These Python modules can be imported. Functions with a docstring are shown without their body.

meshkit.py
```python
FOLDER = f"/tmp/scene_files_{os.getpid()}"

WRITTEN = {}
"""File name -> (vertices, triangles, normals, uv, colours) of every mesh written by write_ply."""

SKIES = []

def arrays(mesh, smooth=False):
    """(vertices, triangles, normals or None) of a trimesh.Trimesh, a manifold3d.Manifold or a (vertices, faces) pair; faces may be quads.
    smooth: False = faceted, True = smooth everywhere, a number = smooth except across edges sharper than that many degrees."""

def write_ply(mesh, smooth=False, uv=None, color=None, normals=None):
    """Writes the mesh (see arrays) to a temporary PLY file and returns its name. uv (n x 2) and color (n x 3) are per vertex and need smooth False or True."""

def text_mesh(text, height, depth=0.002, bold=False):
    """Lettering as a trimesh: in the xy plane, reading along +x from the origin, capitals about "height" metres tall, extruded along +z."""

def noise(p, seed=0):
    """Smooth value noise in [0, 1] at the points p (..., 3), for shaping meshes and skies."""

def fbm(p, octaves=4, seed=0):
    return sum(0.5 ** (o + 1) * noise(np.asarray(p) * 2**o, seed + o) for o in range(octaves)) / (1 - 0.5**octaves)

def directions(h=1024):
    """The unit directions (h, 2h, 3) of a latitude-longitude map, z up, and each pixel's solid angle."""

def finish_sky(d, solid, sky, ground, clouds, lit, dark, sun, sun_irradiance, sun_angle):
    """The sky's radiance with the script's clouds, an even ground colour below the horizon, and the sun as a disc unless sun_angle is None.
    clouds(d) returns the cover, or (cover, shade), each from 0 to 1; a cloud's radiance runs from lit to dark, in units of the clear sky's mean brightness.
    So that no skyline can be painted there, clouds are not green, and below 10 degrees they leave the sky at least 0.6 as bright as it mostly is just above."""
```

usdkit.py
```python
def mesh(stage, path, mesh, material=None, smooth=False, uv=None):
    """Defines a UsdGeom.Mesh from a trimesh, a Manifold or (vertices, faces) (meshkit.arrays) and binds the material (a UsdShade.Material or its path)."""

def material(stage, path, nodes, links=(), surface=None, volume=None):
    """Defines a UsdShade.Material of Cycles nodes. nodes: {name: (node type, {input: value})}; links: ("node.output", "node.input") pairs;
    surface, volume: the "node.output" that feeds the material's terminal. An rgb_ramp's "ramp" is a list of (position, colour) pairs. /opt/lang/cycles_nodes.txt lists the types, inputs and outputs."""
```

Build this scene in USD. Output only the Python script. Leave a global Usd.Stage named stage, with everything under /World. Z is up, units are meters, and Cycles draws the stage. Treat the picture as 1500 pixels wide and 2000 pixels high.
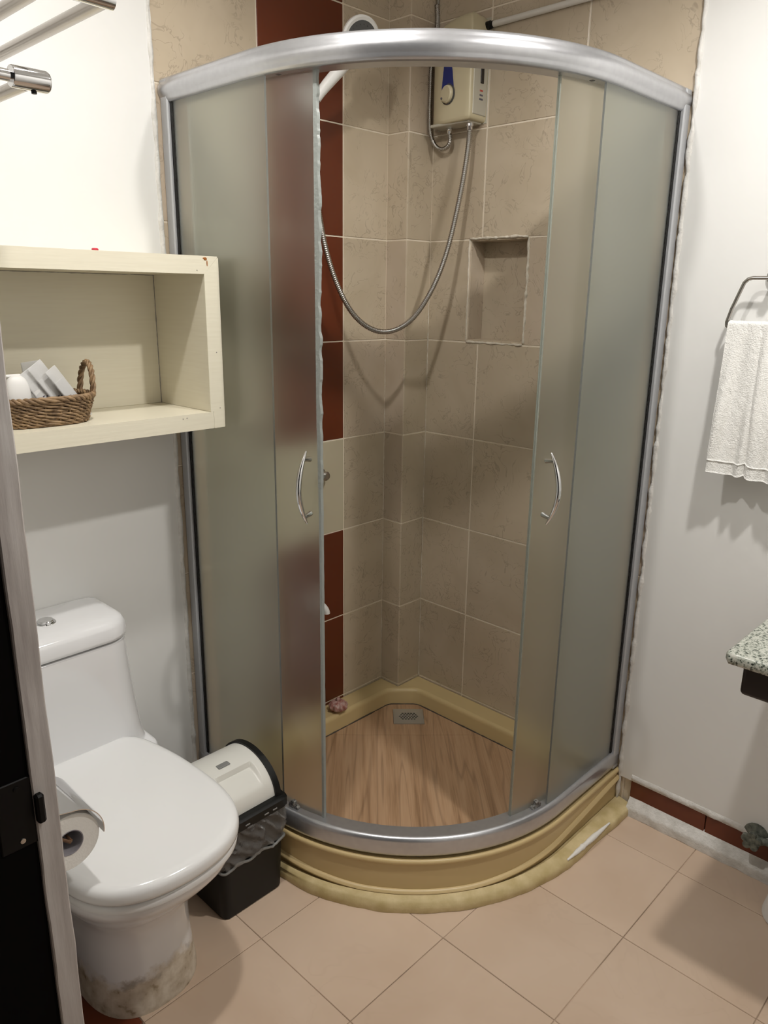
import math, random
import numpy as np, trimesh, manifold3d, usdkit, meshkit
from shapely.geometry import Polygon, Point, box as sbox
from pxr import Usd, UsdGeom, UsdLux, Gf, Sdf

stage = Usd.Stage.CreateInMemory()
UsdGeom.SetStageUpAxis(stage, UsdGeom.Tokens.z)
UsdGeom.SetStageMetersPerUnit(stage, 1.0)
world = UsdGeom.Xform.Define(stage, '/World')
stage.SetDefaultPrim(world.GetPrim())
UsdGeom.Scope.Define(stage, '/World/Looks')
rng = np.random.default_rng(7)
random.seed(7)
PI = math.pi

# ------------------------------------------------------------------ camera
CAM = dict(pos=(-1.8958, -1.7167, 1.4454), yaw=0.8070, pitch=0.2771, roll=0.0137, f=1491.5)
cam = UsdGeom.Camera.Define(stage, '/World/Camera')
y_, p_, r_ = CAM['yaw'], CAM['pitch'], CAM['roll']
fw = np.array([math.sin(y_)*math.cos(p_), math.cos(y_)*math.cos(p_), -math.sin(p_)])
rt = np.cross(fw, [0, 0, 1]); rt /= np.linalg.norm(rt)
up = np.cross(rt, fw)
rt2 = rt*math.cos(r_) + up*math.sin(r_)
up2 = up*math.cos(r_) - rt*math.sin(r_)
M = Gf.Matrix4d(*rt2, 0, *up2, 0, *(-fw), 0, *CAM['pos'], 1)
cam.AddTransformOp().Set(M)
cam.CreateHorizontalApertureAttr(24.0)
cam.CreateVerticalApertureAttr(32.0)
cam.CreateFocalLengthAttr(24.0*CAM['f']/1500)
cam.CreateClippingRangeAttr(Gf.Vec2f(0.02, 50))
cam.CreateExposureAttr(-1.22)

# ------------------------------------------------------------------ light settings (the two ceiling lamps are built below)
CEIL = 2.42
LAMPS = [((-0.66, -1.47), 38.0, 0.040, 'round white ceiling lamp nearer the vanity counter'),
         ((-1.20, -0.74), 26.0, 0.040, 'round white ceiling lamp above the toilet and shower entrance')]
LAMP_COLOR = (1.0, 0.97, 0.925)

# ------------------------------------------------------------------ helpers
names = {}
class Node:
    def __init__(self, prim, base):
        self.prim, self.base, self.path = prim, np.array(base, float), str(prim.GetPath())

def uniq(parent, name):
    k = (parent, name); n = names.get(k, 0); names[k] = n + 1
    return f'{parent}/{name}' if n == 0 else f'{parent}/{name}_{n:03d}'

def tag(prim, label=None, cat=None, group=None, kind=None):
    for k, v in (('label', label), ('category', cat), ('group', group), ('kind', kind)):
        if v: prim.SetCustomDataByKey(k, v)

def thing(name, label=None, cat=None, base=(0, 0, 0), group=None, kind=None):
    x = UsdGeom.Xform.Define(stage, uniq('/World', name)); x.AddTranslateOp().Set(Gf.Vec3d(*map(float, base)))
    tag(x.GetPrim(), label, cat, group, kind)
    return Node(x.GetPrim(), base)

def obj(name, mesh, mat, parent=None, smooth=False, label=None, cat=None, group=None, kind=None):
    """ONE mesh, given in world coordinates."""
    v, f, n = meshkit.arrays(mesh, smooth)
    base = parent.base if parent else np.zeros(3)
    path = uniq(parent.path if parent else '/World', name)
    m = usdkit.mesh(stage, path, trimesh.Trimesh(v - base, f, process=False), MAT[mat], False)
    if n is not None:
        m.CreateNormalsAttr([Gf.Vec3f(*map(float, q)) for q in n]); m.SetNormalsInterpolation('vertex')
    tag(m.GetPrim(), label, cat, group, kind)
    return Node(m.GetPrim(), base)

cat_ = lambda *ms: trimesh.util.concatenate([m for m in ms])

def out(m):
    if m.volume < 0: m.invert()
    return m

def cbox(lo, hi, c=0.0015):
    lo, hi = np.minimum(lo, hi).astype(float), np.maximum(lo, hi).astype(float)
    c = min(c, 0.45*float((hi-lo).min()))
    pts = []
    for ix in (0, 1):
        for iy in (0, 1):
            for iz in (0, 1):
                p = np.array([(lo, hi)[ix][0], (lo, hi)[iy][1], (lo, hi)[iz][2]])
                s = np.array([1-2*ix, 1-2*iy, 1-2*iz])*c
                for k in range(3):
                    q = p + s; q[k] = p[k]; pts.append(q)
    return trimesh.convex.convex_hull(np.array(pts))

def rbox(lo, hi, r, n=2):
    lo, hi = np.minimum(lo, hi).astype(float), np.maximum(lo, hi).astype(float)
    r = min(r, 0.49*float((hi-lo).min()))
    s = trimesh.creation.icosphere(n, r).vertices
    pts = [s + [(lo[0]+r, hi[0]-r)[i], (lo[1]+r, hi[1]-r)[j], (lo[2]+r, hi[2]-r)[k]] for i in (0, 1) for j in (0, 1) for k in (0, 1)]
    return trimesh.convex.convex_hull(np.vstack(pts))

def loft(rings, cap0=True, cap1=True):
    R = [np.asarray(r, float) for r in rings]; n = len(R[0]); v = np.vstack(R); f = []
    for i in range(len(R)-1):
        a = np.arange(n) + i*n; b = np.roll(np.arange(n), -1) + i*n
        f += [np.stack([a, b, b+n], 1), np.stack([a, b+n, a+n], 1)]
    f = np.vstack(f)
    if cap0:
        v = np.vstack([v, R[0].mean(0)]); c = len(v)-1
        a = np.arange(n); f = np.vstack([f, np.stack([np.full(n, c), np.roll(a, -1), a], 1)])
    if cap1:
        v = np.vstack([v, R[-1].mean(0)]); c = len(v)-1
        a = np.arange(n)+(len(R)-1)*n; f = np.vstack([f, np.stack([np.full(n, c), a, np.roll(a, -1)], 1)])
    return out(trimesh.Trimesh(v, f, process=False))

def tube(pts, r, n=10, closed=False):
    P = np.asarray(pts, float); m = len(P); r = np.broadcast_to(np.asarray(r, float), (m,))
    T = np.roll(P, -1, 0) - np.roll(P, 1, 0) if closed else np.gradient(P, axis=0)
    T /= np.linalg.norm(T, axis=1, keepdims=True)
    u = np.cross(T[0], [0, 0, 1.0]) if abs(T[0][2]) < .9 else np.cross(T[0], [1.0, 0, 0])
    u /= np.linalg.norm(u); rings = []
    a = np.arange(n)*2*PI/n
    for i in range(m):
        u = u - T[i]*(u@T[i]); u /= np.linalg.norm(u); w = np.cross(T[i], u)
        rings.append(P[i] + r[i]*(np.cos(a)[:, None]*u + np.sin(a)[:, None]*w))
    if closed: return loft(rings + [rings[0]], False, False)
    return loft(rings)

def spline(pts, n):
    from scipy.interpolate import CubicSpline
    P = np.asarray(pts, float); d = np.r_[0, np.cumsum(np.linalg.norm(np.diff(P, axis=0), axis=1))]
    return CubicSpline(d, P)(np.linspace(0, d[-1], n))

def lathe(prof, center, axis=(0, 0, 1), n=32):
    """prof: (radius, height along axis)."""
    m = trimesh.creation.revolve(np.asarray(prof, float), sections=n)
    m.apply_transform(trimesh.geometry.align_vectors([0, 0, 1], axis)); m.apply_translation(center)
    return m

def extrude(poly, z0, z1):
    polys = list(getattr(poly, 'geoms', [poly])); ms = []
    for p in polys:
        m = trimesh.creation.extrude_polygon(p, z1-z0, engine='earcut'); m.apply_translation([0, 0, z0]); ms.append(m)
    return cat_(*ms)

def plane_map(m, plane, at):
    """a mesh built in local (u, v, depth outwards) put on a wall. 'y': wall y=at facing -y (u=x, v=z); 'x': wall x=at facing -x (u=y)."""
    v = m.vertices.copy()
    if plane == 'y': w = np.stack([v[:, 0], at - v[:, 2], v[:, 1]], 1)
    else: w = np.stack([at - v[:, 2], v[:, 0], v[:, 1]], 1)
    return out(trimesh.Trimesh(w, m.faces, process=False))

# ------------------------------------------------------------------ materials
MAT = {}
def mat(name, nodes, links=(), surface='p.BSDF'):
    MAT[name] = usdkit.material(stage, '/World/Looks/'+name, nodes, links, surface=surface)
def plain(name, color, rough=.5, bump=0, bscale=60, **kw):
    nodes = {'p': ('principled_bsdf', {'base_color': color, 'roughness': rough, **kw})}; links = []
    if bump:
        nodes.update(g=('geometry', {}), n=('noise_texture', {'scale': bscale, 'detail': 3}), b=('bump', {'strength': bump, 'distance': .002}))
        links = [('g.position', 'n.vector'), ('n.fac', 'b.height'), ('b.normal', 'p.normal')]
    mat(name, nodes, links)
def mottled(name, c0, c1, scale=8, rough=.5, detail=4, bump=0, bscale=60, rnd=.0, veins=None, vscale=6, dist=0, **kw):
    """two tones by noise, optional thin wandering veins, each object a little lighter or darker."""
    n = {'g': ('geometry', {}), 'o': ('object_info', {}), 'n': ('noise_texture', {'scale': scale, 'detail': detail, 'distortion': dist}),
         'r': ('rgb_ramp', {'ramp': [(.3, c0), (.7, c1)]}), 'p': ('principled_bsdf', {'roughness': rough, **kw}),
         'k': ('map_range', {'from_min': 0, 'from_max': 1, 'to_min': 1-rnd, 'to_max': 1+rnd}), 'h': ('hsv', {})}
    l = [('g.position', 'n.vector'), ('n.fac', 'r.fac'), ('o.random', 'k.value'), ('k.result', 'h.value')]
    src = 'r.color'
    if veins:
        n.update(v=('noise_texture', {'scale': vscale, 'detail': 3, 'distortion': 1.6, 'roughness': .55}),
                 a=('math', {'math_type': 'subtract', 'value2': .5}), b=('math', {'math_type': 'absolute'}),
                 vr=('map_range', {'from_min': 0.004, 'from_max': .022, 'to_min': veins[1], 'to_max': 0, 'clamp': True}),
                 v2=('noise_texture', {'scale': vscale*.6, 'detail': 2}), vm=('map_range', {'from_min': .43, 'from_max': .56, 'to_min': 0, 'to_max': 1, 'clamp': True}),
                 mm=('math', {'math_type': 'multiply'}), mx=('mix', {'color2': veins[0]}))
        l += [('g.position', 'v.vector'), ('v.fac', 'a.value1'), ('a.value', 'b.value1'), ('b.value', 'vr.value'), ('g.position', 'v2.vector'), ('v2.fac', 'vm.value'),
              ('vr.result', 'mm.value1'), ('vm.result', 'mm.value2'), ('mm.value', 'mx.fac'), (src, 'mx.color1')]
        src = 'mx.color'
    l += [(src, 'h.color'), ('h.color', 'p.base_color')]
    if bump:
        n.update(bn=('noise_texture', {'scale': bscale, 'detail': 3}), bb=('bump', {'strength': bump, 'distance': .002}))
        l += [('g.position', 'bn.vector'), ('bn.fac', 'bb.height'), ('bb.normal', 'p.normal')]
    mat(name, n, l)

mottled('plaster', (.77, .765, .745), (.81, .805, .785), 2.5, .45, bump=.12, bscale=25)
mottled('rough_plaster', (.58, .565, .53), (.76, .745, .715), 40, .6, bump=.8, bscale=160)
plain('ceiling_paint', (.86, .855, .84), .7)
mottled('tile', (.485, .40, .29), (.56, .47, .355), 7, .32, rnd=.06, veins=((.25, .195, .14), .42), vscale=15, dist=.6)
mottled('tile_pink', (.50, .405, .30), (.565, .47, .37), 7, .32, rnd=.05, veins=((.25, .195, .14), .42), vscale=15, dist=.6)
mottled('tile_plain', (.50, .44, .32), (.54, .48, .35), 5, .28)
mottled('red_tile', (.112, .023, .007), (.135, .029, .010), 3, .28)
mottled('grout', (.72, .63, .50), (.80, .72, .60), 20, .8)
mottled('white_grout', (.52, .46, .37), (.72, .66, .56), 60, .8, bump=.5, bscale=150)
mottled('floor_tile', (.56, .415, .305), (.63, .485, .37), 4, .36, rnd=.03, veins=((.48, .35, .25), .14), vscale=4, dist=.5)
mottled('floor_grout', (.17, .12, .085), (.55, .41, .30), 5, .8)
plain('black_void', (.006, .006, .006), .6)
mottled('aluminium', (.50, .505, .53), (.54, .545, .57), 60, .29, metallic=.8)
plain('aluminium_dark', (.10, .10, .10), .5, metallic=.4)
plain('chrome', (.72, .72, .73), .08, metallic=1.0)
plain('drain_steel', (.50, .47, .42), .35, metallic=.55)
plain('hose_metal', (.42, .40, .38), .22, metallic=1.0)
plain('steel', (.46, .43, .40), .25, metallic=1.0)
plain('dark_metal', (.004, .0035, .0035), .45, specular_ior_level=.15)
mottled('roller_metal', (.05, .045, .04), (.45, .44, .42), 180, .4, metallic=.6)
plain('seal', (.40, .43, .41), .35, bump=.6, bscale=120, transmission_weight=.35)
plain('clear_seal', (.62, .66, .60), .2, transmission_weight=.75)
plain('tray_yellow', (.61, .465, .235), .36)
plain('silver_paint', (.46, .47, .49), .42, metallic=.25)
mottled('plinth_yellow', (.50, .39, .18), (.66, .54, .30), 25, .6, bump=.5, bscale=70)
plain('white_paint', (.82, .80, .76), .5, bump=.4, bscale=90)
plain('ceramic', (.80, .80, .81), .07, coat_weight=.3)
plain('seat_plastic', (.80, .80, .795), .14)
plain('black_plastic', (.0055, .0055, .005), .45, specular_ior_level=.3)
plain('white_plastic', (.72, .71, .66), .35)
plain('plain_white', (.78, .77, .75), .45)
plain('grey_plastic', (.22, .22, .21), .5)
plain('cream_plastic', (.60, .53, .36), .32)
plain('heater_side', (.50, .47, .39), .32)
plain('blue_panel', (.012, .022, .16), .25)
plain('print_red', (.50, .08, .06), .6)
plain('print_dark', (.10, .09, .12), .6)
plain('paper', (.80, .78, .74), .8, bump=.3, bscale=200)
plain('cardboard', (.28, .26, .28), .9)
mottled('towel', (.78, .77, .74), (.86, .85, .82), 260, .95, bump=1.0, bscale=330, sheen_weight=.3)
mottled('granite', (.50, .52, .46), (.60, .61, .55), 30, .2)
mottled('rusty', (.05, .06, .05), (.22, .23, .19), 90, .6, bump=.5, bscale=150)
plain('vanity_wood', (.012, .007, .0065), .4)
mottled('wicker', (.12, .07, .035), (.36, .235, .125), 70, .6)
mottled('soap', (.55, .40, .36), (.30, .07, .05), 90, .5, bump=.6, bscale=200)
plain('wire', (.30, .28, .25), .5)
plain('pvc', (.70, .67, .62), .35)
plain('mould', (.09, .07, .055), .8)
plain('red_bit', (.55, .02, .05), .4)

# wood-look sheet of the shower floor: grain runs along the diagonal
mat('wood_sheet', {'g': ('geometry', {}), 'm': ('mapping', {'rotation': (0, 0, math.radians(-45))}), 's': ('mapping', {'scale': (1.6, 34, 1)}),
    'n': ('noise_texture', {'scale': 1, 'detail': 4, 'roughness': .6, 'distortion': .6}),
    's2': ('mapping', {'scale': (.55, 13, 1)}), 'w': ('noise_texture', {'scale': 1, 'detail': 2, 'distortion': .25}), 'wa': ('math', {'math_type': 'pingpong', 'value2': .05}),
    'wr': ('map_range', {'from_min': 0, 'from_max': .014, 'to_min': .42, 'to_max': 0, 'clamp': True}),
    'f': ('mapping', {'scale': (9, 260, 1)}), 'fn': ('noise_texture', {'scale': 1, 'detail': 2}), 'a2': ('math', {'math_type': 'multiply_add', 'value2': .35}),
    'r': ('rgb_ramp', {'ramp': [(.42, (.27, .155, .082)), (.58, (.41, .25, .14)), (.72, (.48, .305, .18)), (.95, (.53, .35, .215))]}),
    'mx': ('mix', {'color2': (.17, .092, .048)}), 'p': ('principled_bsdf', {'roughness': .42})},
    [('g.position', 'm.vector'), ('m.vector', 's.vector'), ('s.vector', 'n.vector'), ('m.vector', 's2.vector'), ('s2.vector', 'w.vector'), ('w.fac', 'wa.value1'), ('wa.value', 'wr.value'),
     ('m.vector', 'f.vector'), ('f.vector', 'fn.vector'), ('fn.fac', 'a2.value1'), ('n.fac', 'a2.value3'), ('a2.value', 'r.fac'), ('r.color', 'mx.color1'), ('wr.result', 'mx.fac'), ('mx.color', 'p.base_color')])

# cream painted wood of the shelf, fine vertical-grain relief
mat('cream_paint', {'g': ('geometry', {}), 's': ('mapping', {'scale': (9, 9, 160)}), 'n': ('noise_texture', {'scale': 1, 'detail': 3}), 'b': ('bump', {'strength': .25, 'distance': .001}),
    'r': ('rgb_ramp', {'ramp': [(.3, (.75, .70, .56)), (.7, (.775, .73, .59))]}), 'p': ('principled_bsdf', {'roughness': .38})},
    [('g.position', 's.vector'), ('s.vector', 'n.vector'), ('n.fac', 'b.height'), ('b.normal', 'p.normal'), ('n.fac', 'r.fac'), ('r.color', 'p.base_color')])
plain('rust', (.30, .10, .015), .8)
plain('rusty_wire', (.10, .05, .025), .5)

# greyish door casing with streaky worn paint
mat('casing_paint', {'g': ('geometry', {}), 's': ('mapping', {'scale': (30, 30, 2.2)}), 'n': ('noise_texture', {'scale': 1.6, 'detail': 5, 'roughness': .6}),
    'b': ('bump', {'strength': .5, 'distance': .002}),
    'r': ('rgb_ramp', {'ramp': [(.25, (.34, .30, .285)), (.5, (.47, .43, .41)), (.75, (.56, .53, .51))]}), 'p': ('principled_bsdf', {'roughness': .6})},
    [('g.position', 's.vector'), ('s.vector', 'n.vector'), ('n.fac', 'b.height'), ('b.normal', 'p.normal'), ('n.fac', 'r.fac'), ('r.color', 'p.base_color')])
plain('dark_frame', (.0025, .002, .002), .8, specular_ior_level=.06)

# toilet pedestal: white ceramic with a grimy band low down
mat('ceramic_dirty', {'g': ('geometry', {}), 'x': ('separate_xyz', {}), 'n': ('noise_texture', {'scale': 14, 'detail': 5, 'roughness': .65}),
    'k': ('math', {'math_type': 'multiply_add', 'value2': .11}), 'q': ('map_range', {'from_min': .150, 'from_max': .125, 'to_min': 0, 'to_max': 1, 'clamp': True}),
    'n2': ('noise_texture', {'scale': 40, 'detail': 4}), 'r': ('rgb_ramp', {'ramp': [(.28, (.24, .175, .10)), (.40, (.50, .42, .32)), (.65, (.66, .59, .49))]}),
    'e': ('map_range', {'from_min': .138, 'from_max': .118, 'to_min': 1, 'to_max': 0, 'clamp': True}), 'e2': ('math', {'math_type': 'multiply'}),
    'm': ('mix', {'color1': (.80, .80, .81)}), 'm2': ('mix', {'color2': (.10, .075, .05)}), 'n3': ('noise_texture', {'scale': 22, 'detail': 3}),
    'th': ('map_range', {'from_min': .5, 'from_max': .62, 'to_min': 0, 'to_max': .9, 'clamp': True}), 'e3': ('math', {'math_type': 'multiply'}),
    'ro': ('map_range', {'from_min': 0, 'from_max': 1, 'to_min': .07, 'to_max': .7}), 'p': ('principled_bsdf', {})},
    [('g.position', 'x.vector'), ('g.position', 'n.vector'), ('n.fac', 'k.value1'), ('x.z', 'k.value3'), ('k.value', 'q.value'), ('g.position', 'n2.vector'), ('n2.fac', 'r.fac'),
     ('q.result', 'm.fac'), ('r.color', 'm.color2'), ('k.value', 'e.value'), ('e.result', 'e2.value1'), ('q.result', 'e2.value2'), ('g.position', 'n3.vector'), ('n3.fac', 'th.value'),
     ('e2.value', 'e3.value1'), ('th.result', 'e3.value2'), ('e3.value', 'm2.fac'), ('m.color', 'm2.color1'), ('m2.color', 'p.base_color'), ('q.result', 'ro.value'), ('ro.result', 'p.roughness')])

mat('granite', {'g': ('geometry', {}), 'v': ('voronoi_texture', {'scale': 330}), 'n': ('noise_texture', {'scale': 95, 'detail': 4, 'roughness': .7}),
    'r': ('rgb_ramp', {'ramp': [(.44, (.03, .035, .03)), (.52, (.18, .20, .165)), (.60, (.40, .42, .365)), (.80, (.54, .535, .48))]}),
    'c': ('separate_color', {}), 'a': ('math', {'math_type': 'multiply_add', 'value2': .22}), 'p': ('principled_bsdf', {'roughness': .18})},
    [('g.position', 'v.vector'), ('g.position', 'n.vector'), ('v.color', 'c.color'), ('c.r', 'a.value1'), ('n.fac', 'a.value3'), ('a.value', 'r.fac'), ('r.color', 'p.base_color')])

# frosted shower glass: solid slabs that scatter what passes through them
mat('frosted_glass', {'p': ('principled_bsdf', {'base_color': (.93, .98, .95), 'roughness': .29, 'ior': 1.40, 'transmission_weight': 1.0})})
# thin clear film of the bin liner
mat('liner_film', {'t': ('transparent_bsdf', {'color': (.78, .77, .75)}), 'd': ('principled_bsdf', {'base_color': (.45, .43, .41), 'roughness': .25}), 'm': ('mix_closure', {'fac': .26})},
    [('t.BSDF', 'm.closure1'), ('d.BSDF', 'm.closure2')], 'm.closure')
mat('packet_film', {'t': ('transparent_bsdf', {'color': (.95, .95, .94)}), 'd': ('principled_bsdf', {'base_color': (.82, .82, .82), 'roughness': .3}), 'm': ('mix_closure', {'fac': .58})},
    [('t.BSDF', 'm.closure1'), ('d.BSDF', 'm.closure2')], 'm.closure')
mat('lamp_glow', {'e': ('emission', {'color': LAMP_COLOR, 'strength': 20.0})}, surface='e.emission')

# ================================================================== ROOM SHELL
ROW = [2.1935 - .2945*k for k in range(8)]      # horizontal joints of the wall tiles, top to bottom (last one at the tray)
G = .0016                                        # half a joint
TT = .008                                        # tile thickness
XD = -1.521                                      # inner face of the wall with the doorway
YB = -2.15                                       # back wall

PL0 = -.886
# left wall (y = 0): tiled inside the shower, painted plaster left of it
wl = thing('wall_left', kind='structure')
obj('backing', cat_(cbox((-1.66, .0, 0), (PL0, .10, CEIL), .0005), cbox((PL0, -.0066, 0), (0, .10, CEIL), .0005)), 'grout', wl)
PL = -.882
def rough_edge_slab(u0, u1, rough_u, z0, z1, t):
    """plaster sheet whose one vertical edge (at rough_u) is uneven, in local (u, v, depth)."""
    zs = np.linspace(z0, z1, 140)
    e = rough_u + .0035*(meshkit.fbm(np.stack([zs*14, zs*0+3, zs*0], 1), 4, 5)-.5)*2
    other = u0 if abs(rough_u-u1) < abs(rough_u-u0) else u1
    poly = Polygon([(other, z0)] + list(zip(e, zs)) + [(other, z1)])
    return extrude(poly, -.001, t)
obj('plaster', plane_map(rough_edge_slab(-1.66, PL, PL, 0, CEIL, .013), 'y', 0), 'plaster', wl)
zs = np.linspace(.02, CEIL, 220)
obj('plaster_edge', tube(np.stack([PL-.004+.002*(meshkit.fbm(np.stack([zs*30, zs*0, zs*0+9], 1), 3, 2)-.5)*2, zs*0-.011, zs], 1),
    .0065+.003*(meshkit.fbm(np.stack([zs*25, zs*0, zs*0], 1), 4, 3)-.5)*2, 8), 'rough_plaster', wl, smooth=True)
colL = [(-.885, -.588), (-.588, -.2962), (-.2962, -.1142)]
zcuts = [CEIL] + ROW + [0.0]
for k in range(len(zcuts)-1):
    for j, (a, b) in enumerate(colL):
        z1, z0 = zcuts[k], zcuts[k+1]
        if j == 1: m = 'tile_plain' if k == 5 else 'red_tile'
        else: m = ('tile', 'tile_pink')[(k*3+j*2) % 5 == 1]
        obj('tile', cbox((a+G, 0, z0+G), (b-G, -TT, z1-G), .0016), m, wl)

# squared column in the corner, tiled on both faces
wc = thing('wall_corner', kind='structure')
obj('backing', cbox((-.1142+.0014, -.0897+.0014, 0), (.0, .0, CEIL), .0005), 'grout', wc)
for k in range(len(zcuts)-1):
    z1, z0 = zcuts[k], zcuts[k+1]
    obj('tile', cbox((-.1142, -.0897+.002, z0+G), (-.1142+TT, -.0005, z1-G), .0016), ('tile', 'tile_pink')[k in (3, 4, 5)], wc)
    obj('tile', cbox((-.1142+.001, -.0897, z0+G), (-.0005, -.0897+TT, z1-G), .0016), ('tile', 'tile_pink')[k == 1], wc)

# right wall (x = 0): tiled inside the shower, with a niche, plaster beyond
NY0, NY1, NZ0, NZ1, ND = -.448, -.245, 1.3145, 1.604, .062
wr = thing('wall_right', kind='structure')
obj('backing', cat_(cbox((0, YB-.1, 0), (.12, -.893, CEIL), .0005), cbox((-.0066, -.893, 0), (.12, NY0, CEIL), .0005), cbox((-.0066, NY1, 0), (.12, .1, CEIL), .0005), cbox((-.0066, NY0, 0), (.12, NY1, NZ0), .0005),
                    cbox((-.0066, NY0, NZ1), (.12, NY1, CEIL), .0005), cbox((ND+.01, NY0, NZ0), (.12, NY1, NZ1), .0005)), 'grout', wr)
PR = -.879
obj('plaster', plane_map(rough_edge_slab(YB, PR, PR, 0.105, CEIL, .013), 'x', 0), 'plaster', wr)
obj('plaster_edge', tube(np.stack([zs*0-.011, PR-.001+.0028*(meshkit.fbm(np.stack([zs*45, zs*0+4, zs*0+9], 1), 4, 12)-.5)*2, zs], 1),
    .0058+.0042*(meshkit.fbm(np.stack([zs*48, zs*0, zs*0], 1), 4, 13)-.5)*2, 8)
    if True else None, 'rough_plaster', wr, smooth=True)
colR = [(-.289, -.0897), (-.589, -.289), (-.892, -.589)]
for k in range(len(zcuts)-1):
    z1, z0 = zcuts[k], zcuts[k+1]
    for j, (a, b) in enumerate(colR):
        m = ('tile', 'tile_pink')[(k*2+j*3) % 7 == 2]
        spans = [(a, b)]
        if k == 3: spans = {0: [(NY1, b)], 1: [(a, NY0)], 2: [(a, b)]}[j]
        for a2, b2 in spans:
            obj('tile', cbox((-TT, a2+G, z0+G), (0, b2-G, z1-G), .0016), m, wr)
# niche lining tiles and its ragged light grout edge
n_ = .004
obj('niche_tile', cbox((ND, NY0, NZ0), (ND+.01, NY1, NZ1), .001), 'tile', wr)
obj('niche_tile', cbox((-.005, NY1-n_, NZ0), (ND, NY1+.002, NZ1), .001), 'tile_pink', wr)
obj('niche_tile', cbox((-.005, NY0-.002, NZ0), (ND, NY0+n_, NZ1), .001), 'tile', wr)
obj('niche_tile', cbox((-.005, NY0, NZ1-n_), (ND, NY1, NZ1+.002), .001), 'tile', wr)
obj('niche_tile', cbox((-.008, NY0, NZ0-.002), (ND, NY1, NZ0+n_), .001), 'tile', wr)
def ragged(p0, p1, r, n, seed):
    t = np.linspace(0, 1, n)[:, None]; P = np.array(p0)*(1-t)+np.array(p1)*t
    jit = (np.stack([meshkit.fbm(np.stack([t[:, 0]*n/4, t[:, 0]*0+q, t[:, 0]*0], 1), 3, seed+q) for q in range(3)], 1)-.5)*r
    rad = r*(.35+1.1*meshkit.fbm(np.stack([t[:, 0]*n/3, t[:, 0]*0, t[:, 0]*0], 1), 3, seed+7))
    return tube(P+jit, rad, 6)
x_ = -.007
obj('niche_grout', cat_(ragged((x_, NY0, NZ1+.003), (x_, NY1, NZ1+.003), .004, 60, 1), ragged((x_, NY0-.003, NZ0), (x_, NY0-.003, NZ1), .0045, 70, 2),
    ragged((x_, NY0, NZ0-.003), (x_, NY1, NZ0-.003), .004, 60, 3), ragged((x_, NY1+.003, NZ0), (x_, NY1+.003, NZ1), .002, 60, 4)), 'white_grout', wr, smooth=True)
# crumbling light grout down the column's inner corners
obj('corner_grout', ragged((-.1142, -.006, .13), (-.1142, -.006, 1.25), .0022, 160, 21), 'white_grout', wr, smooth=True)
obj('corner_grout', ragged((-.006, -.0897-.002, .13), (-.006, -.0897-.002, 1.45), .0030, 180, 22), 'white_grout', wr, smooth=True)

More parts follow.
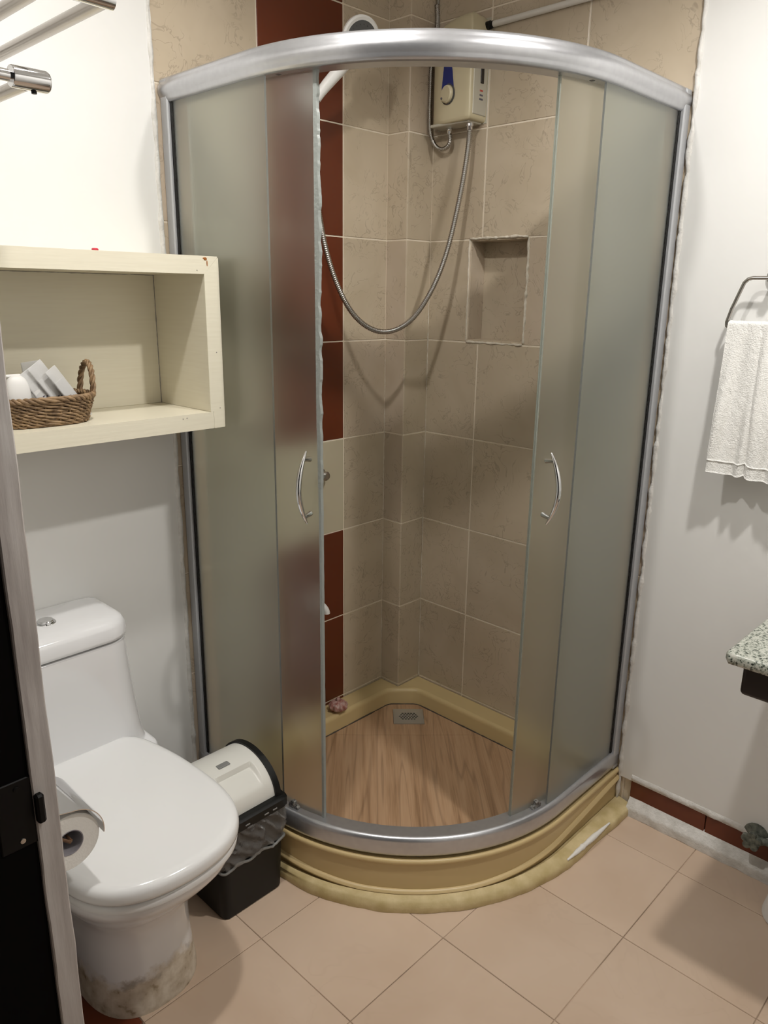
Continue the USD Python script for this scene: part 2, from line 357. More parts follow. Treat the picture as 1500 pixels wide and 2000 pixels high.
# skirting along the right wall: red tiles above a white painted curb
bs = thing('baseboard_right', kind='structure')
for a, b in ((-1.1335, -.916), (-1.435, -1.1335), (-1.735, -1.435), (-2.035, -1.735), (YB, -2.035)):
    obj('tile', cbox((-.012, a+.0012, .052), (0, b-.0012, .110), .0012), 'red_tile', bs)
ys = np.linspace(YB, -.918, 120)
def strip(yv, prof, seed, amp):
    """prof (x, z) closed, swept along y with a little unevenness."""
    rings = []
    for i, y in enumerate(yv):
        q = np.array(prof, float); q = q + amp*(meshkit.fbm(np.stack([q[:, 0]*90, q[:, 1]*90, np.full(len(q), y*26)], 1), 3, seed)[:, None]-.5)*2
        rings.append(np.stack([q[:, 0], np.full(len(q), y), q[:, 1]], 1))
    return loft(rings)
obj('curb', strip(ys, [(0, 0), (-.030, 0), (-.031, .022), (-.028, .030), (-.013, .050), (-.010, .056), (0, .056)], 31, .003), 'rough_plaster', bs, smooth=35)
obj('plaster_bead', strip(ys, [(0, .104), (-.013, .106), (-.018, .112), (-.017, .120), (-.013, .126), (0, .126)], 32, .004), 'rough_plaster', bs, smooth=35)

# wall with the doorway (x = XD): stub seen end-on at the left of the picture, and the far side of the opening
JY = -.690
wf = thing('wall_front', kind='structure')
obj('plaster', cat_(cbox((XD-.145, JY+.03, 0), (XD, .0, CEIL), .001), cbox((XD-.145, YB, 0), (XD, -1.86, CEIL), .001), cbox((XD-.145, -1.86, 2.14), (XD, JY+.03, CEIL), .001)), 'plaster', wf)
d1 = thing('door_1', kind='structure')
def wavy_board(lo, hi, amp, seed):
    m = cbox(lo, hi, .002).subdivide_to_size(.03)
    v = m.vertices; v += amp*(np.stack([meshkit.fbm(v*[20, 20, 9]+q*7, 3, seed+q) for q in range(3)], 1)-.5)*2
    return m
obj('casing', wavy_board((XD-.0345, JY, 0), (XD, JY+.032, 2.14), .0022, 41), 'casing_paint', d1, smooth=40)
obj('frame_board', cbox((XD-.155, JY+.006, 0), (XD-.0345, JY+.032, 2.14), .002), 'dark_frame', d1)
obj('frame_board', cbox((XD-.155, -1.86, 0), (XD, -1.835, 2.14), .002), 'dark_frame', d1)
obj('frame_board', cbox((XD-.155, -1.86, 2.115), (XD, JY+.03, 2.14), .002), 'dark_frame', d1)
sp = obj('strike_plate', cat_(cbox((XD-.085, JY+.0035, .655), (XD-.030, JY+.008, .768), .0015), cbox((XD-.034, JY-.010, .690), (XD-.022, JY+.006, .738), .003)), 'dark_metal', d1)
obj('screw', lathe([(0, 0), (.0045, .0), (.004, .002), (0, .0026)], (XD-.055, JY+.004, .668), (0, -1, 0), 12), 'steel', sp, smooth=40)
obj('screw', lathe([(0, 0), (.0045, .0), (.004, .002), (0, .0026)], (XD-.055, JY+.004, .755), (0, -1, 0), 12), 'dark_metal', sp, smooth=40)

wb = obj('wall_back', cbox((XD-.145, YB-.1, 0), (.12, YB, CEIL), .001), 'plaster', kind='structure')
obj('ceiling', cbox((XD-.145, YB-.1, CEIL), (.12, .1, CEIL+.1), .001), 'ceiling_paint', kind='structure')

# floor: 30 cm tiles square to the walls
fl = thing('floor', kind='structure')
obj('screed', cbox((-2.9, -2.7, -.06), (.02, .02, -.0022), .001), 'floor_grout', fl)
gx = [-.1456-.3*k for k in range(0, 10)]; gy = [-.2256-.3*k for k in range(0, 9)]
xs_ = [0.0]+gx; ys2 = [0.0]+gy
for i in range(len(xs_)-1):
    for j in range(len(ys2)-1):
        x1, x0, y1, y0 = xs_[i], xs_[i+1], ys2[j], ys2[j+1]
        if y0 < YB and x1 > XD: y0 = max(y0, YB)
        red = abs(x1+1.3456) < .01 and y1 < -.2 and y1 > -.6
        dz = .0004*rng.standard_normal()
        obj('tile', cbox((x0+.0009, y0+.0009, -.02), (x1-.0009, y1-.0009, dz), .0009), 'red_tile' if red else 'floor_tile', fl)

# ceiling lamps (both just above the picture): a rim and a glowing disc
for (lx, ly), power, rad, lab in LAMPS:
    t = thing('ceiling_lamp', lab, 'lamp', (lx, ly, CEIL), group=None)
    obj('rim', lathe([(.098, 0), (.112, 0), (.110, -.036), (.102, -.036), (.098, 0)], (lx, ly, CEIL), n=48), 'plain_white', t, smooth=30)
    obj('diffuser', lathe([(0, -.001), (rad, -.001), (rad, -.004), (0, -.004)], (lx, ly, CEIL), n=40), 'lamp_glow', t)
    L = UsdLux.DiskLight.Define(stage, t.path+'/light')
    L.CreateRadiusAttr(rad); L.CreateIntensityAttr(power/(PI*PI*rad*rad)); L.CreateColorAttr(Gf.Vec3f(*LAMP_COLOR))
    L.AddTranslateOp().Set(Gf.Vec3d(0, 0, -.0065))
w_env = UsdLux.DomeLight.Define(stage, '/World/hall_dimness'); w_env.CreateIntensityAttr(0.02); w_env.CreateColorAttr(Gf.Vec3f(1, .95, .9))

# ================================================================== SHOWER ENCLOSURE
C_, R_ = .32, .55
def track(R, t0=0.0, t1=1.0, n=90, c=C_):
    """the quadrant line from the left wall (t=0) to the right wall (t=1): points and outward normals."""
    L = 2*c + R*PI/2; S = np.linspace(t0*L, t1*L, n); P, N = [], []
    for s in S:
        if s < c: P.append((-c-R, -s)); N.append((-1, 0))
        elif s > c+R*PI/2: P.append((-c+(s-c-R*PI/2), -c-R)); N.append((0, -1))
        else:
            a = PI + (s-c)/R; P.append((-c+R*math.cos(a), -c+R*math.sin(a))); N.append((math.cos(a), math.sin(a)))
    return np.array(P), np.array(N)
def t_of(R, deg, c=C_):
    """track parameter at an angle (180 = left, 270 = right) on the arc."""
    return (c + R*math.radians(deg-180))/(2*c+R*PI/2)
def sweep(P, N, sec, dz=None):
    rings = []
    for i, (p, n) in enumerate(zip(P, N)):
        rings.append([(p[0]+n[0]*o, p[1]+n[1]*o, z+(0 if dz is None else dz[i])) for o, z in sec])
    return loft(rings)
def arc_sec(o0, o1, z0, z1, bulge, r, k=5):
    """a rounded rail section: outer face bulging, corners rounded."""
    pts = [(o0, z0), (o1-r, z0)]
    pts += [(o1-r+r*math.sin(a), z0+r-r*math.cos(a)) for a in np.linspace(.2, PI/2, k)]
    pts += [(o1+bulge*math.sin(PI*t), z0+r+(z1-z0-2*r)*t) for t in np.linspace(.1, .9, 7)]
    pts += [(o1-r+r*math.cos(a), z1-r+r*math.sin(a)) for a in np.linspace(0, PI/2-.2, k)]
    pts += [(o1-r, z1), (o0, z1)]
    return pts

tr = thing('shower_tray', 'yellow quadrant shower tray with raised rim and a wood-look floor in the corner', 'shower tray', (-.4, -.4, 0))
Pq, Nq = track(R_+.004, n=120)
outer = Polygon([(-.0, -.0)] + [tuple(p) for p in Pq]).difference(sbox(-.1146, -.0901, .1, .1)).intersection(sbox(-2, -2, -.0086, -.0086)).buffer(0)
Pi, Ni = track(.497, n=120)
wet = Polygon([(-.155, -.082), (-.9, -.082), (-.9, -.9), (-.082, -.9), (-.082, -.155)])
inner = wet.intersection(Polygon([(0, 0)]+[tuple(p) for p in Pi])).buffer(-.045).buffer(.045)
outer_in = outer.buffer(-.0008)
def rim_mesh(zt):
    steps = [(0, zt-.010), (.003, zt-.0045), (.0075, zt-.001), (.012, zt)]
    ms = [extrude(outer_in.difference(inner), .028, zt-.010)]
    for k in range(len(steps)):
        pass
    return ms[0]
ZT = .124
def ring_resample(poly, n=360):
    L = poly.exterior.length
    return np.array([poly.exterior.interpolate(L*i/n).coords[0] for i in range(n)])
def inset_ring(base, d, z):
    nxt, prv = np.roll(base, -1, 0), np.roll(base, 1, 0); T = nxt-prv; T /= np.linalg.norm(T, axis=1, keepdims=True)
    Nn = np.stack([T[:, 1], -T[:, 0]], 1)
    if Polygon(base+Nn*.002).area < Polygon(base).area: Nn = -Nn
    q = base + Nn*d
    return np.column_stack([q, np.full(len(q), z)])
ib = ring_resample(inner)
top_ring_poly = outer_in.difference(Polygon(inset_ring(ib, .012, 0)[:, :2]).buffer(0))
lip = loft([inset_ring(ib, -.004, .060), inset_ring(ib, .0, ZT-.014), inset_ring(ib, .002, ZT-.007), inset_ring(ib, .006, ZT-.002), inset_ring(ib, .0125, ZT+.0002), inset_ring(ib, .014, .06)], False, False)
obj('rim', cat_(extrude(top_ring_poly, .026, ZT), lip), 'tray_yellow', tr, smooth=35)
# outer skirt: bead along the top edge, and a second bead that arches down towards the middle
eT = .010/(2*C_+R_*PI/2)
Pk, Nk = track(R_, eT, 1-eT, 140)
sec_bead = [(.003+.006*math.cos(a), .121+.007*math.sin(a)) for a in np.linspace(0, 2*PI, 14, endpoint=False)]
obj('skirt_bead', sweep(Pk, Nk, sec_bead), 'tray_yellow', tr, smooth=True)
tt = np.linspace(-1, 1, 140)
zarch = .0345 + .062*np.clip((np.abs(tt)-.18)/.82, 0, 1)**1.25
sec_low = [(.004, -.004), (.011, -.005), (.0125, .0), (.010, .005), (.004, .008), (-.004, .008), (-.004, -.004)]
obj('skirt_bead', sweep(Pk, Nk, sec_low, zarch), 'tray_yellow', tr, smooth=40)
# wood-look floor: a narrow piece with the drain and the main piece
dg = np.array([-1, -1])/2**.5; pr = np.array([1, -1])/2**.5
def dpoly(s0, s1, w=1.2): return Polygon([tuple(dg*s0-pr*w), tuple(dg*s0+pr*w), tuple(dg*s1+pr*w), tuple(dg*s1-pr*w)])
SEAM = .366
dc = np.array([-.169, -.191]); DW, DH = .052, .0475
def rect(c, hw, hh): return Polygon([tuple(c+pr*a*hw+dg*b*hh) for a, b in ((-1, -1), (1, -1), (1, 1), (-1, 1))])
fp = inner.buffer(.004)
obj('floor_panel', extrude(fp.intersection(dpoly(-.2, SEAM-.0007)).difference(rect(dc, DW, DH)), .05, .0700), 'wood_sheet', tr)
obj('floor_panel', extrude(fp.intersection(dpoly(SEAM+.0007, 1.6)), .05, .0703), 'wood_sheet', tr)
obj('seam_gap', extrude(fp.intersection(dpoly(-.2, 1.6)).difference(rect(dc, DW, DH)), .045, .0675), 'vanity_wood', tr)
ragm = []
isl = inset_ring(ib, -.0045, 0)
for k in range(0, 360, 1):
    p = isl[k]
    if p[0] > -.84 and p[1] > -.84 and (p[0] > -.125 or p[1] > -.125): ragm.append((p[0], p[1]))
seg = sorted(ragm, key=lambda q: q[0]-q[1]); seg = np.array(seg); n_s = len(seg)
jr = .0008+.0026*meshkit.fbm(np.stack([np.arange(n_s)*.35, np.zeros(n_s), np.zeros(n_s)], 1), 3, 55)
obj('sealant', tube(np.column_stack([seg, np.full(n_s, .0705)]), jr, 6), 'mould', tr, smooth=True)
holes = rect(dc, DW-.001, DH-.001)
for a in range(-3, 4):
    for b in range(-2, 3):
        u, w = a*.0098+(b % 2)*.0049, b*.0088
        if abs(u)+abs(w)*.6 < .036: holes = holes.difference(Point(*(dc+pr*u+dg*w)).buffer(.0036, 5))
dr = obj('drain', extrude(holes, .0690, .0718), 'drain_steel', tr)
obj('drain_well', extrude(rect(dc, DW, DH), .052, .056), 'black_void', dr)

# plinth of painted concrete round the foot of the tray
pt = np.linspace(0, 1, 150); PP, NN = track(.575, .02, .994, 150)
bul = .0+.032*pt**1.5
rough = .006*(meshkit.fbm(np.stack([pt*16, pt*0, pt*0], 1), 4, 61)-.5)*2
rings = []
for i in range(150):
    q = lambda o, z: (PP[i][0]+NN[i][0]*o, PP[i][1]+NN[i][1]*o, z)
    e = bul[i]+rough[i]
    rings.append([q(-.0205, 0.0005), q(e, .0005), q(e+.001, .010), q(e-.0005, .0195+rough[i]*.3), q(e-.005, .0245+rough[i]*.4), q(max(-.004, e*.3), .0305+rough[i]*.3), q(-.0108, .0345), q(-.0112, .0295), q(-.0205, .029)])
pb = thing('plinth', 'low rough concrete plinth painted yellow, curving round the foot of the shower tray', 'plinth', (-.6, -.6, 0))
obj('concrete', loft(rings), 'plinth_yellow', pb, smooth=35)
ss = np.linspace(.78, .935, 40); i0 = (ss*149).astype(int)
sm = np.array([(PP[i][0]+NN[i][0]*(bul[i]-.004), PP[i][1]+NN[i][1]*(bul[i]-.004), .0265) for i in i0])
obj('paint_smear', tube(spline(sm[::6], 60), .002+.0055*np.sin(np.linspace(0.15, PI-.1, 60))*(.6+.8*meshkit.fbm(np.stack([np.arange(60)*.3, np.zeros(60), np.zeros(60)], 1), 3, 3)), 8), 'white_paint', pb, smooth=True, label='white paint smear')

en = thing('shower_enclosure', 'curved corner shower cabin in silver aluminium with frosted glass sliding doors', 'shower cabin', (-.6, -.6, .13))
P1, N1 = track(R_-.012, eT, 1-eT, 160)
obj('header_rail', sweep(P1, N1, arc_sec(-.036, .010, 1.857, 1.910, .005, .011)), 'aluminium', en, smooth=35)
obj('bottom_rail', sweep(P1, N1, arc_sec(-.034, .012, .129, .184, .001, .012)), 'aluminium', en, smooth=35)
obj('wall_post', cbox((-.868, -.038, .129), (-.840, -.009, 1.906), .003), 'silver_paint', en)
obj('wall_post', cbox((-.038, -.870, .129), (-.009, -.842, 1.906), .003), 'silver_paint', en)
for a, b in (((-.861, -.047, .18), (-.853, -.037, 1.86)), ((-.047, -.861, .18), (-.037, -.853, 1.86))):
    obj('rubber_strip', cbox(a, b, .001), 'black_plastic', en)
def pane(R, t0, t1, z0, z1, th=.005):
    P, N = track(R, t0, t1, 70)
    return sweep(P, N, [(-th/2, z0), (th/2, z0), (th/2, z1), (-th/2, z1)])
RF, RD = .537, .519
tL = t_of(RF, 186.2); tR = t_of(RF, 264.2)
obj('fixed_panel', pane(RF, .045/(2*C_+RF*PI/2), tL, .165, 1.875), 'frosted_glass', en, smooth=40)
obj('fixed_panel', pane(RF, tR, 1-.045/(2*C_+RF*PI/2), .165, 1.875), 'frosted_glass', en, smooth=40)
dL1 = t_of(RD, 198.2); dL0 = max(.05, dL1-.40/(2*C_+RD*PI/2)); dR0 = t_of(RD, 252.2); dR1 = min(.95, dR0+.40/(2*C_+RD*PI/2))
doors = []
for t0, t1, hd in ((dL0, dL1, 195.6), (dR0, dR1, 255.9)):
    d = obj('sliding_door', pane(RD, t0, t1, .168, 1.872), 'frosted_glass', en, smooth=40); doors.append(d)
    a = math.radians(hd); nr = np.array([math.cos(a), math.sin(a), 0]); tg = np.array([-math.sin(a), math.cos(a), 0]) * (-1 if hd < 200 else 1)
    c0 = np.array([-C_, -C_, 0]) + nr*RD
    A_ = np.linspace(-1, 1, 41)
    bow = np.array([c0 + nr*(.016+.031*(1-abs(a_)**1.9)) + np.array([0, 0, 1.034+.0815*a_]) for a_ in A_])
    h = tube(bow, .0022+.0038*(1-np.abs(A_)**3), 12)
    for sg in (-1, 1):
        k_ = 20+sg*16
        h = cat_(h, tube([c0+nr*.0025+[0, 0, 1.034+sg*.062], c0+nr*.012+[0, 0, 1.034+sg*.0635], bow[k_]], [.0062, .0052, .0046], 12))
    obj('handle', h, 'chrome', d, smooth=50, label='chrome bow handle')
# worn white seal down the edge of the left door, and the slim clear one of the right door
P2, N2 = track(RD, dL1-.010, dL1+.0035, 8)
zz = np.linspace(.17, 1.868, 260)
rag = .0045*(meshkit.fbm(np.stack([zz*40, zz*0, zz*0], 1), 4, 77)-.5)*2*np.clip((zz-.9)/.4, .1, 1)
pe, ne = P2[-1], N2[-1]; te = (P2[-1]-P2[-2])/np.linalg.norm(P2[-1]-P2[-2])
rings = []
for z, g in zip(zz, rag):
    w = .005+.004*np.clip((z-.95)/.25, 0, 1)
    rings.append([(*(pe-te*w+ne*.0045), z), (*(pe+te*(.001+g)+ne*.005), z), (*(pe+te*(.0045+g)), z), (*(pe+te*(.001+g)-ne*.005), z), (*(pe-te*w-ne*.0045), z)])
obj('seal', loft(rings), 'seal', doors[0], label='worn whitish seal strip')
P3, N3 = track(RD, dR0-.0015, dR0+.0008, 6)
obj('seal', sweep(P3, N3, [(-.0035, .17), (.0035, .17), (.0035, 1.868), (-.0035, 1.868)]), 'clear_seal', doors[1])
for dd, sgn, d in ((188.6, 1, doors[0]), (261.4, -1, doors[1])):
    a = math.radians(dd); nr = np.array([math.cos(a), math.sin(a), 0]); tg = np.array([-math.sin(a), math.cos(a), 0])*sgn
    c0 = np.array([-C_, -C_, 0]) + nr*(RD+.009)
    rw = cat_(lathe([(0, -.006), (.009, -.006), (.011, 0), (.009, .006), (0, .006)], c0+[0, 0, .190], nr, 16), cbox(c0+tg*.004+[-.006, -.006, .188], c0+tg*.004+[.006, .006, .204], .002),
              lathe([(0, -.005), (.007, -.005), (.007, .005), (0, .005)], c0+tg*.014+[0, 0, .186], nr, 14))
    obj('roller', rw, 'roller_metal', d, smooth=35)
    tp = cat_(lathe([(0, -.005), (.008, -.005), (.008, .005), (0, .005)], c0+[0, 0, 1.866], nr, 16), cbox(c0+tg*.006+[-.006, -.006, 1.8565], c0+tg*.006+[.006, .006, 1.868], .002))
    obj('roller', tp, 'aluminium_dark', d, smooth=35)

# ------------------------------------------------------------------ water heater and its lines
hy0, hy1, hz0, hz1 = -.283, -.110, 1.912, 2.178
hc = (hy0+hy1)/2
ht = thing('water_heater', 'cream electric water heater with round dial and blue panel on the tiled wall', 'water heater', (0, hc, hz0))
def plan(y0, y1, d, inset=0, n=14, flat=.25):
    """plan outline of the heater: flat right side, front curving away to the left."""
    pts = [(-.0085, y0+inset), (-d+.004+inset*.7, y0+inset*.7)]
    for t in np.linspace(0, 1, n):
        y = y0+.006+inset+(y1-y0-.006-2*inset)*t
        x = -(d-inset*.7)*(1-.10*t-.50*max(0, (t-.45)/.55)**2.6)
        pts.append((x, y))
    pts.append((-.0085, y1-inset))
    return pts
def ring_at(z, inset, d=.082): return [(x, y, z) for x, y in plan(hy0, hy1, d, inset)]
rg = [ring_at(hz0, .010), ring_at(hz0+.003, .004), ring_at(hz0+.010, .0005), ring_at(hz0+.02, 0)]
for t in np.linspace(.1, 1, 6): rg.append(ring_at(hz0+.02+(hz1-.055-hz0-.02)*t, 0))
rg += [ring_at(hz1-.03, .002), ring_at(hz1-.014, .007), ring_at(hz1-.004, .018), ring_at(hz1, .034)]
R0 = np.array(rg)
R0[-4:, :, 2] -= .022*np.linspace(0, 1, R0.shape[1])[None, :]**2
R0[0:3, :, 2] += .012*np.sin(np.linspace(0, PI, R0.shape[1]))[None, :]*0
obj('casing', loft(list(R0)), 'cream_plastic', ht, smooth=40)
obj('back_plate', cbox((-.0095, hy0-.003, hz0-.002), (-.006, hy1+.002, hz1-.006), .001), 'heater_side', ht)
obj('side_cover', cbox((-.072, hy0-.002, hz0+.014), (-.012, hy0+.002, hz1-.05), .0018), 'heater_side', ht, label='paler side of the casing')
def frontx(y): 
    t = (y-hy0-.006)/(hy1-hy0-.006); return -.082*(1-.10*t-.50*max(0, (t-.45)/.55)**2.6)
ky, kz = -.200, 1.984
na = np.array([-1.0, .18, 0]); na /= np.linalg.norm(na); ta = np.array([-na[1], na[0], 0])*-1
kc = np.array([frontx(ky), ky, kz])
kn = obj('dial', lathe([(0, .010), (.019, .010), (.0225, .007), (.0235, .0), (.0, -.004)], kc, na, 40), 'cream_plastic', ht, smooth=30)
obj('dial_ring', lathe([(.0235, -.002), (.0268, -.002), (.0268, .0018), (.0235, .0018), (.0235, -.002)], kc, na, 40), 'aluminium_dark', ht, smooth=30)
obj('dial_mark', lathe([(0, .0108), (.003, .0105), (.003, .009), (0, .009)], kc+ta*0+np.array([0, .014, -.010]), na, 12), 'print_dark', kn)
def panel(uvs, th=.0012):
    m = extrude(Polygon(uvs), 0, th); v = m.vertices
    w = np.array([[frontx(ky+q[0])-q[2]-.0012, ky+q[0], kz+q[1]] for q in v]); return out(trimesh.Trimesh(w, m.faces, process=False))
obj('blue_panel', panel([(-.0225, .010), (.024, .010), (.014, .092), (.010, .098), (-.006, .098), (-.010, .092)]), 'blue_panel', ht, label='dark blue tapered panel')
sx = -.036
obj('indicator_slot', rbox((sx-.007, hy0-.0042, 2.005), (sx+.007, hy0, 2.046), .0065), 'vanity_wood', ht, smooth=30)
for k, (z, w, m) in enumerate(((1.987, .008, 'print_red'), (1.976, .009, 'print_dark'), (1.971, .010, 'heater_side'), (1.966, .010, 'print_dark'))):
    if m != 'heater_side': obj('print', cbox((sx-w, hy0-.0026, z-.0022), (sx+w*.6, hy0-.0012, z+.0022), .0003), m, ht)
obj('base_plate', cbox((-.070, hy0+.012, hz0-.004), (-.012, hy1-.02, hz0+.004), .002), 'heater_side', ht)
obj('outlet', lathe([(0, -.022), (.0075, -.022), (.0085, -.012), (.0105, -.012), (.0105, .002), (0, .002)], (-.050, -.259, hz0), n=18), 'chrome', ht, smooth=35)
obj('inlet', lathe([(0, -.020), (.006, -.020), (.007, -.012), (.009, -.010), (.009, .002), (0, .002)], (-.035, -.174, hz0), n=18), 'chrome', ht, smooth=35)
def corrugated(pts, r, pitch=.0052, amp=.13, n=9):
    P = spline(pts, 400); L = np.linalg.norm(np.diff(P, axis=0), axis=1).sum(); m = int(L/pitch*4); P = spline(pts, m)
    return tube(P, r*(1+amp*np.array([.0, 1, .9, -.6])[np.arange(m) % 4]), n)
hp = [(-.050, -.2592, 1.8895), (-.053, -.260, 1.86), (-.0615, -.257, 1.789), (-.083, -.248, 1.667), (-.117, -.234, 1.534), (-.167, -.213, 1.427), (-.226, -.189, 1.362), (-.292, -.161, 1.344), (-.357, -.134, 1.377), (-.407, -.113, 1.452),
      (-.440, -.099, 1.544), (-.463, -.090, 1.659), (-.476, -.086, 1.78), (-.478, -.083, 1.86), (-.476, -.083, 1.895)]
obj('shower_hose', corrugated(hp, .0068), 'hose_metal', smooth=True, label='long ribbed metal shower hose hanging in a loop below the water heater', cat='hose')
lp = [(-.035, -.174, 1.893), (-.035, -.177, 1.884), (-.035, -.174, 1.865), (-.035, -.152, 1.855), (-.035, -.118, 1.872), (-.034, -.0975, 1.939), (-.033, -.0965, 2.014), (-.031, -.0965, 2.081), (-.020, -.0965, 2.14), (-.0155, -.0965, 2.24)]
obj('inlet_hose', corrugated(lp, .0058), 'hose_metal', smooth=True, label='short grey flexible inlet hose curling under the left of the heater', cat='hose')
cb = [(-.0115, -.108, 2.13), (-.0115, -.100, 2.20), (-.0115, -.097, 2.30), (-.0115, -.097, CEIL)]
obj('power_cable', tube(spline(cb, 30), .0038, 8), 'wire', smooth=True, label='thin grey cable running up the corner above the heater', cat='cable')
pp = thing('water_pipe', 'thin white plastic pipe running level along the tiles to the heater', 'pipe', (-.02, -.3, 2.15))
obj('pipe_run', tube([(-.0165, -.296, 2.150), (-.0165, -.6, 2.150), (-.0165, -.90, 2.150)], .0078, 16), 'pvc', pp, smooth=50)
obj('connector', lathe([(0, 0), (.0105, 0), (.0105, .012), (.0085, .013), (.0085, .022), (0, .022)], (-.0165, hy0+.004, 2.150), (0, -1, 0), 18), 'black_plastic', pp, smooth=35, label='black screw connector')

# hand shower in a bracket on the red tiles
hs = thing('hand_shower', 'white hand shower with grey spray face held up on the left shower wall', 'shower head', (-.46, -.05, 1.93))
h0, h1, h2 = np.array([-.4655, -.088, 1.922]), np.array([-.405, -.122, 2.004]), np.array([-.376, -.142, 2.058])
hn = spline([h0, (h0+h1)/2+[0, 0, .003], h1, h2], 30)
obj('handle', tube(hn, np.interp(np.linspace(0, 1, 30), [0, .3, .7, 1], [.0115, .0145, .0165, .017]), 16), 'plain_white', hs, smooth=40)
fd = np.array([-.18, -.93, -.32]); fd /= np.linalg.norm(fd); hc0 = np.array([-.366, -.146, 2.066])
hd = obj('head', lathe([(0, -.030), (.022, -.028), (.046, -.016), (.0555, -.002), (.0555, .005), (.051, .008), (.0445, .0065), (0, .0065)], hc0, fd, 40), 'plain_white', hs, smooth=35)
nz = [(0, 0)]+[(r*math.cos(a), r*math.sin(a)) for r, k in ((.011, 6), (.023, 12), (.035, 20)) for a in np.arange(k)*2*PI/k]
e1 = np.cross(fd, [0, 0, 1.]); e1 /= np.linalg.norm(e1); e2 = np.cross(e1, fd)
obj('spray_face', cat_(lathe([(0, .0072), (.044, .0072), (.044, .0055), (0, .0055)], hc0, fd, 40), *[lathe([(0, .0092), (.0016, .0086), (.0018, .007), (0, .007)], hc0+e1*a+e2*b, fd, 8) for a, b in nz]), 'aluminium_dark', hd, smooth=30, label='dark grey nozzle face')
obj('connector', lathe([(0, -.018), (.0075, -.018), (.0095, -.004), (.0095, .004), (0, .004)], h0, (h1-h0)/np.linalg.norm(h1-h0), 16), 'black_plastic', hs, smooth=35)
bk = thing('shower_bracket', 'white wall bracket that holds the hand shower, behind the left frosted door', 'bracket', (-.45, -.01, 1.95))
obj('wall_plate', lathe([(0, 0), (.024, 0), (.024, .004), (.018, .008), (0, .008)], (-.440, -.008, 1.955), (0, -1, 0), 28), 'plain_white', bk, smooth=35)
hm = (h0*1.16-h1*.16)
obj('arm', tube([(-.440, -.012, 1.955), (-.442, -.04, 1.955), (hm[0], hm[1]+.024, hm[2])], .009, 12), 'plain_white', bk, smooth=40)
dv = (h1-h0)/np.linalg.norm(h1-h0)
obj('cradle', lathe([(.0105, -.010), (.0140, -.010), (.0140, .010), (.0105, .010), (.0105, -.010)], hm, dv, 24), 'plain_white', bk, smooth=35)

vv = thing('mixer_valve', 'round grey valve knob on the plain beige tile, half hidden by the left door', 'valve', (-.392, 0, .916))
obj('escutcheon', lathe([(0, 0), (.020, 0), (.020, .003), (.014, .008), (0, .008)], (-.394, -.008, .916), (0, -1, 0), 30), 'steel', vv, smooth=35)
obj('knob', lathe([(0, 0), (.012, .0), (.014, .010), (.014, .022), (.010, .027), (0, .028)], (-.394, -.014, .916), (0, -1, 0), 24), 'steel', vv, smooth=35)
ft = thing('plastic_tap', 'white plastic tap low on the red tiles, peeking past the left door', 'tap', (-.41, 0, .52))
obj('body', cat_(tube([(-.455, -.008, .530), (-.455, -.05, .530)], .011, 14), tube(spline([(-.455, -.045, .530), (-.453, -.075, .528), (-.446, -.088, .512), (-.444, -.09, .500)], 16), .009, 12)), 'plain_white', ft, smooth=40)
obj('lever', cat_(tube([(-.455, -.042, .538), (-.455, -.042, .556)], .006, 10), rbox((-.468, -.048, .553), (-.424, -.036, .561), .004)), 'plain_white', ft, smooth=40)

# knobbly pink soap on the tray rim
sc = np.array([-.3735, -.0625, ZT+.0195]); ms = trimesh.creation.icosphere(4, 1.0); v = ms.vertices
bump_ = 1+.10*np.sin(np.arctan2(v[:, 1], v[:, 0])*9)*(1-np.abs(v[:, 2]))+.08*(meshkit.fbm(v*4+3, 3, 8)-.5)
ms.vertices = v*bump_[:, None]*[.030, .030, .0195]+sc
so = thing('soap', 'round mottled pink and white ribbed soap on the yellow tray rim', 'soap', tuple(sc-[0, 0, .02]))
obj('cake', ms, 'soap', so, smooth=True)
obj('knob', lathe([(0, .012), (.005, .010), (.008, .004), (.006, -.004), (0, -.004)], sc+[0, 0, .0185], n=16), 'soap', so, smooth=40)

# ================================================================== TOILET
CX = -1.285
def mirror(half):
    """half: (half width, y) from back to front; gives a closed outline resampled evenly by arc length."""
    h = spline(half, 60); left = h[::-1].copy(); left[:, 0] *= -1
    pts = np.vstack([h, left[1:]]); p = Polygon(pts).buffer(0)
    r = ring_resample(p, 140)
    # the ring always starts at the middle of the back
    a = np.arctan2(r[:, 0], r[:, 1]-r[:, 1].mean()); i = int(np.argmin(np.abs(a))); r = np.roll(r, -i, 0)
    if Polygon(r).exterior.is_ccw: r = np.roll(r[::-1], 1, 0)
    return r
LID = [(.085, -.150), (.128, -.156), (.153, -.182), (.169, -.235), (.180, -.30), (.186, -.38), (.187, -.45), (.179, -.52), (.155, -.582), (.115, -.622), (.06, -.644), (0, -.650)]
lidr = mirror(LID)
def lring(d, z, base=lidr, dome=0):
    q = inset_ring(base, -d, z); q[:, 0] += CX; return q
to = thing('toilet', 'white one-piece ceramic toilet with closed lid and a grimy foot, below the shelf', 'toilet', (CX, -.33, 0))
lid = loft([lring(.006, .389), lring(.001, .392), lring(0, .398), lring(0, .408), lring(.002, .415), lring(.006, .420), lring(.013, .4235), lring(.022, .4250)] + [np.column_stack([CX+(lring(.022, 0)[:, :2]-[CX, 0]-[0, -.40])[:, 0]*k, -.40+(lring(.022, 0)[:, :2]-[CX, -.40])[:, 1]*k, np.full(len(lidr), .425+.0028*(1-k*k))]) for k in (.8, .55, .3, .1)])
obj('lid', lid, 'seat_plastic', to, smooth=50)
obj('seat', loft([lring(.012, .366), lring(.005, .369), lring(.004, .374), lring(.005, .383), lring(.010, .3865)]), 'seat_plastic', to, smooth=50)
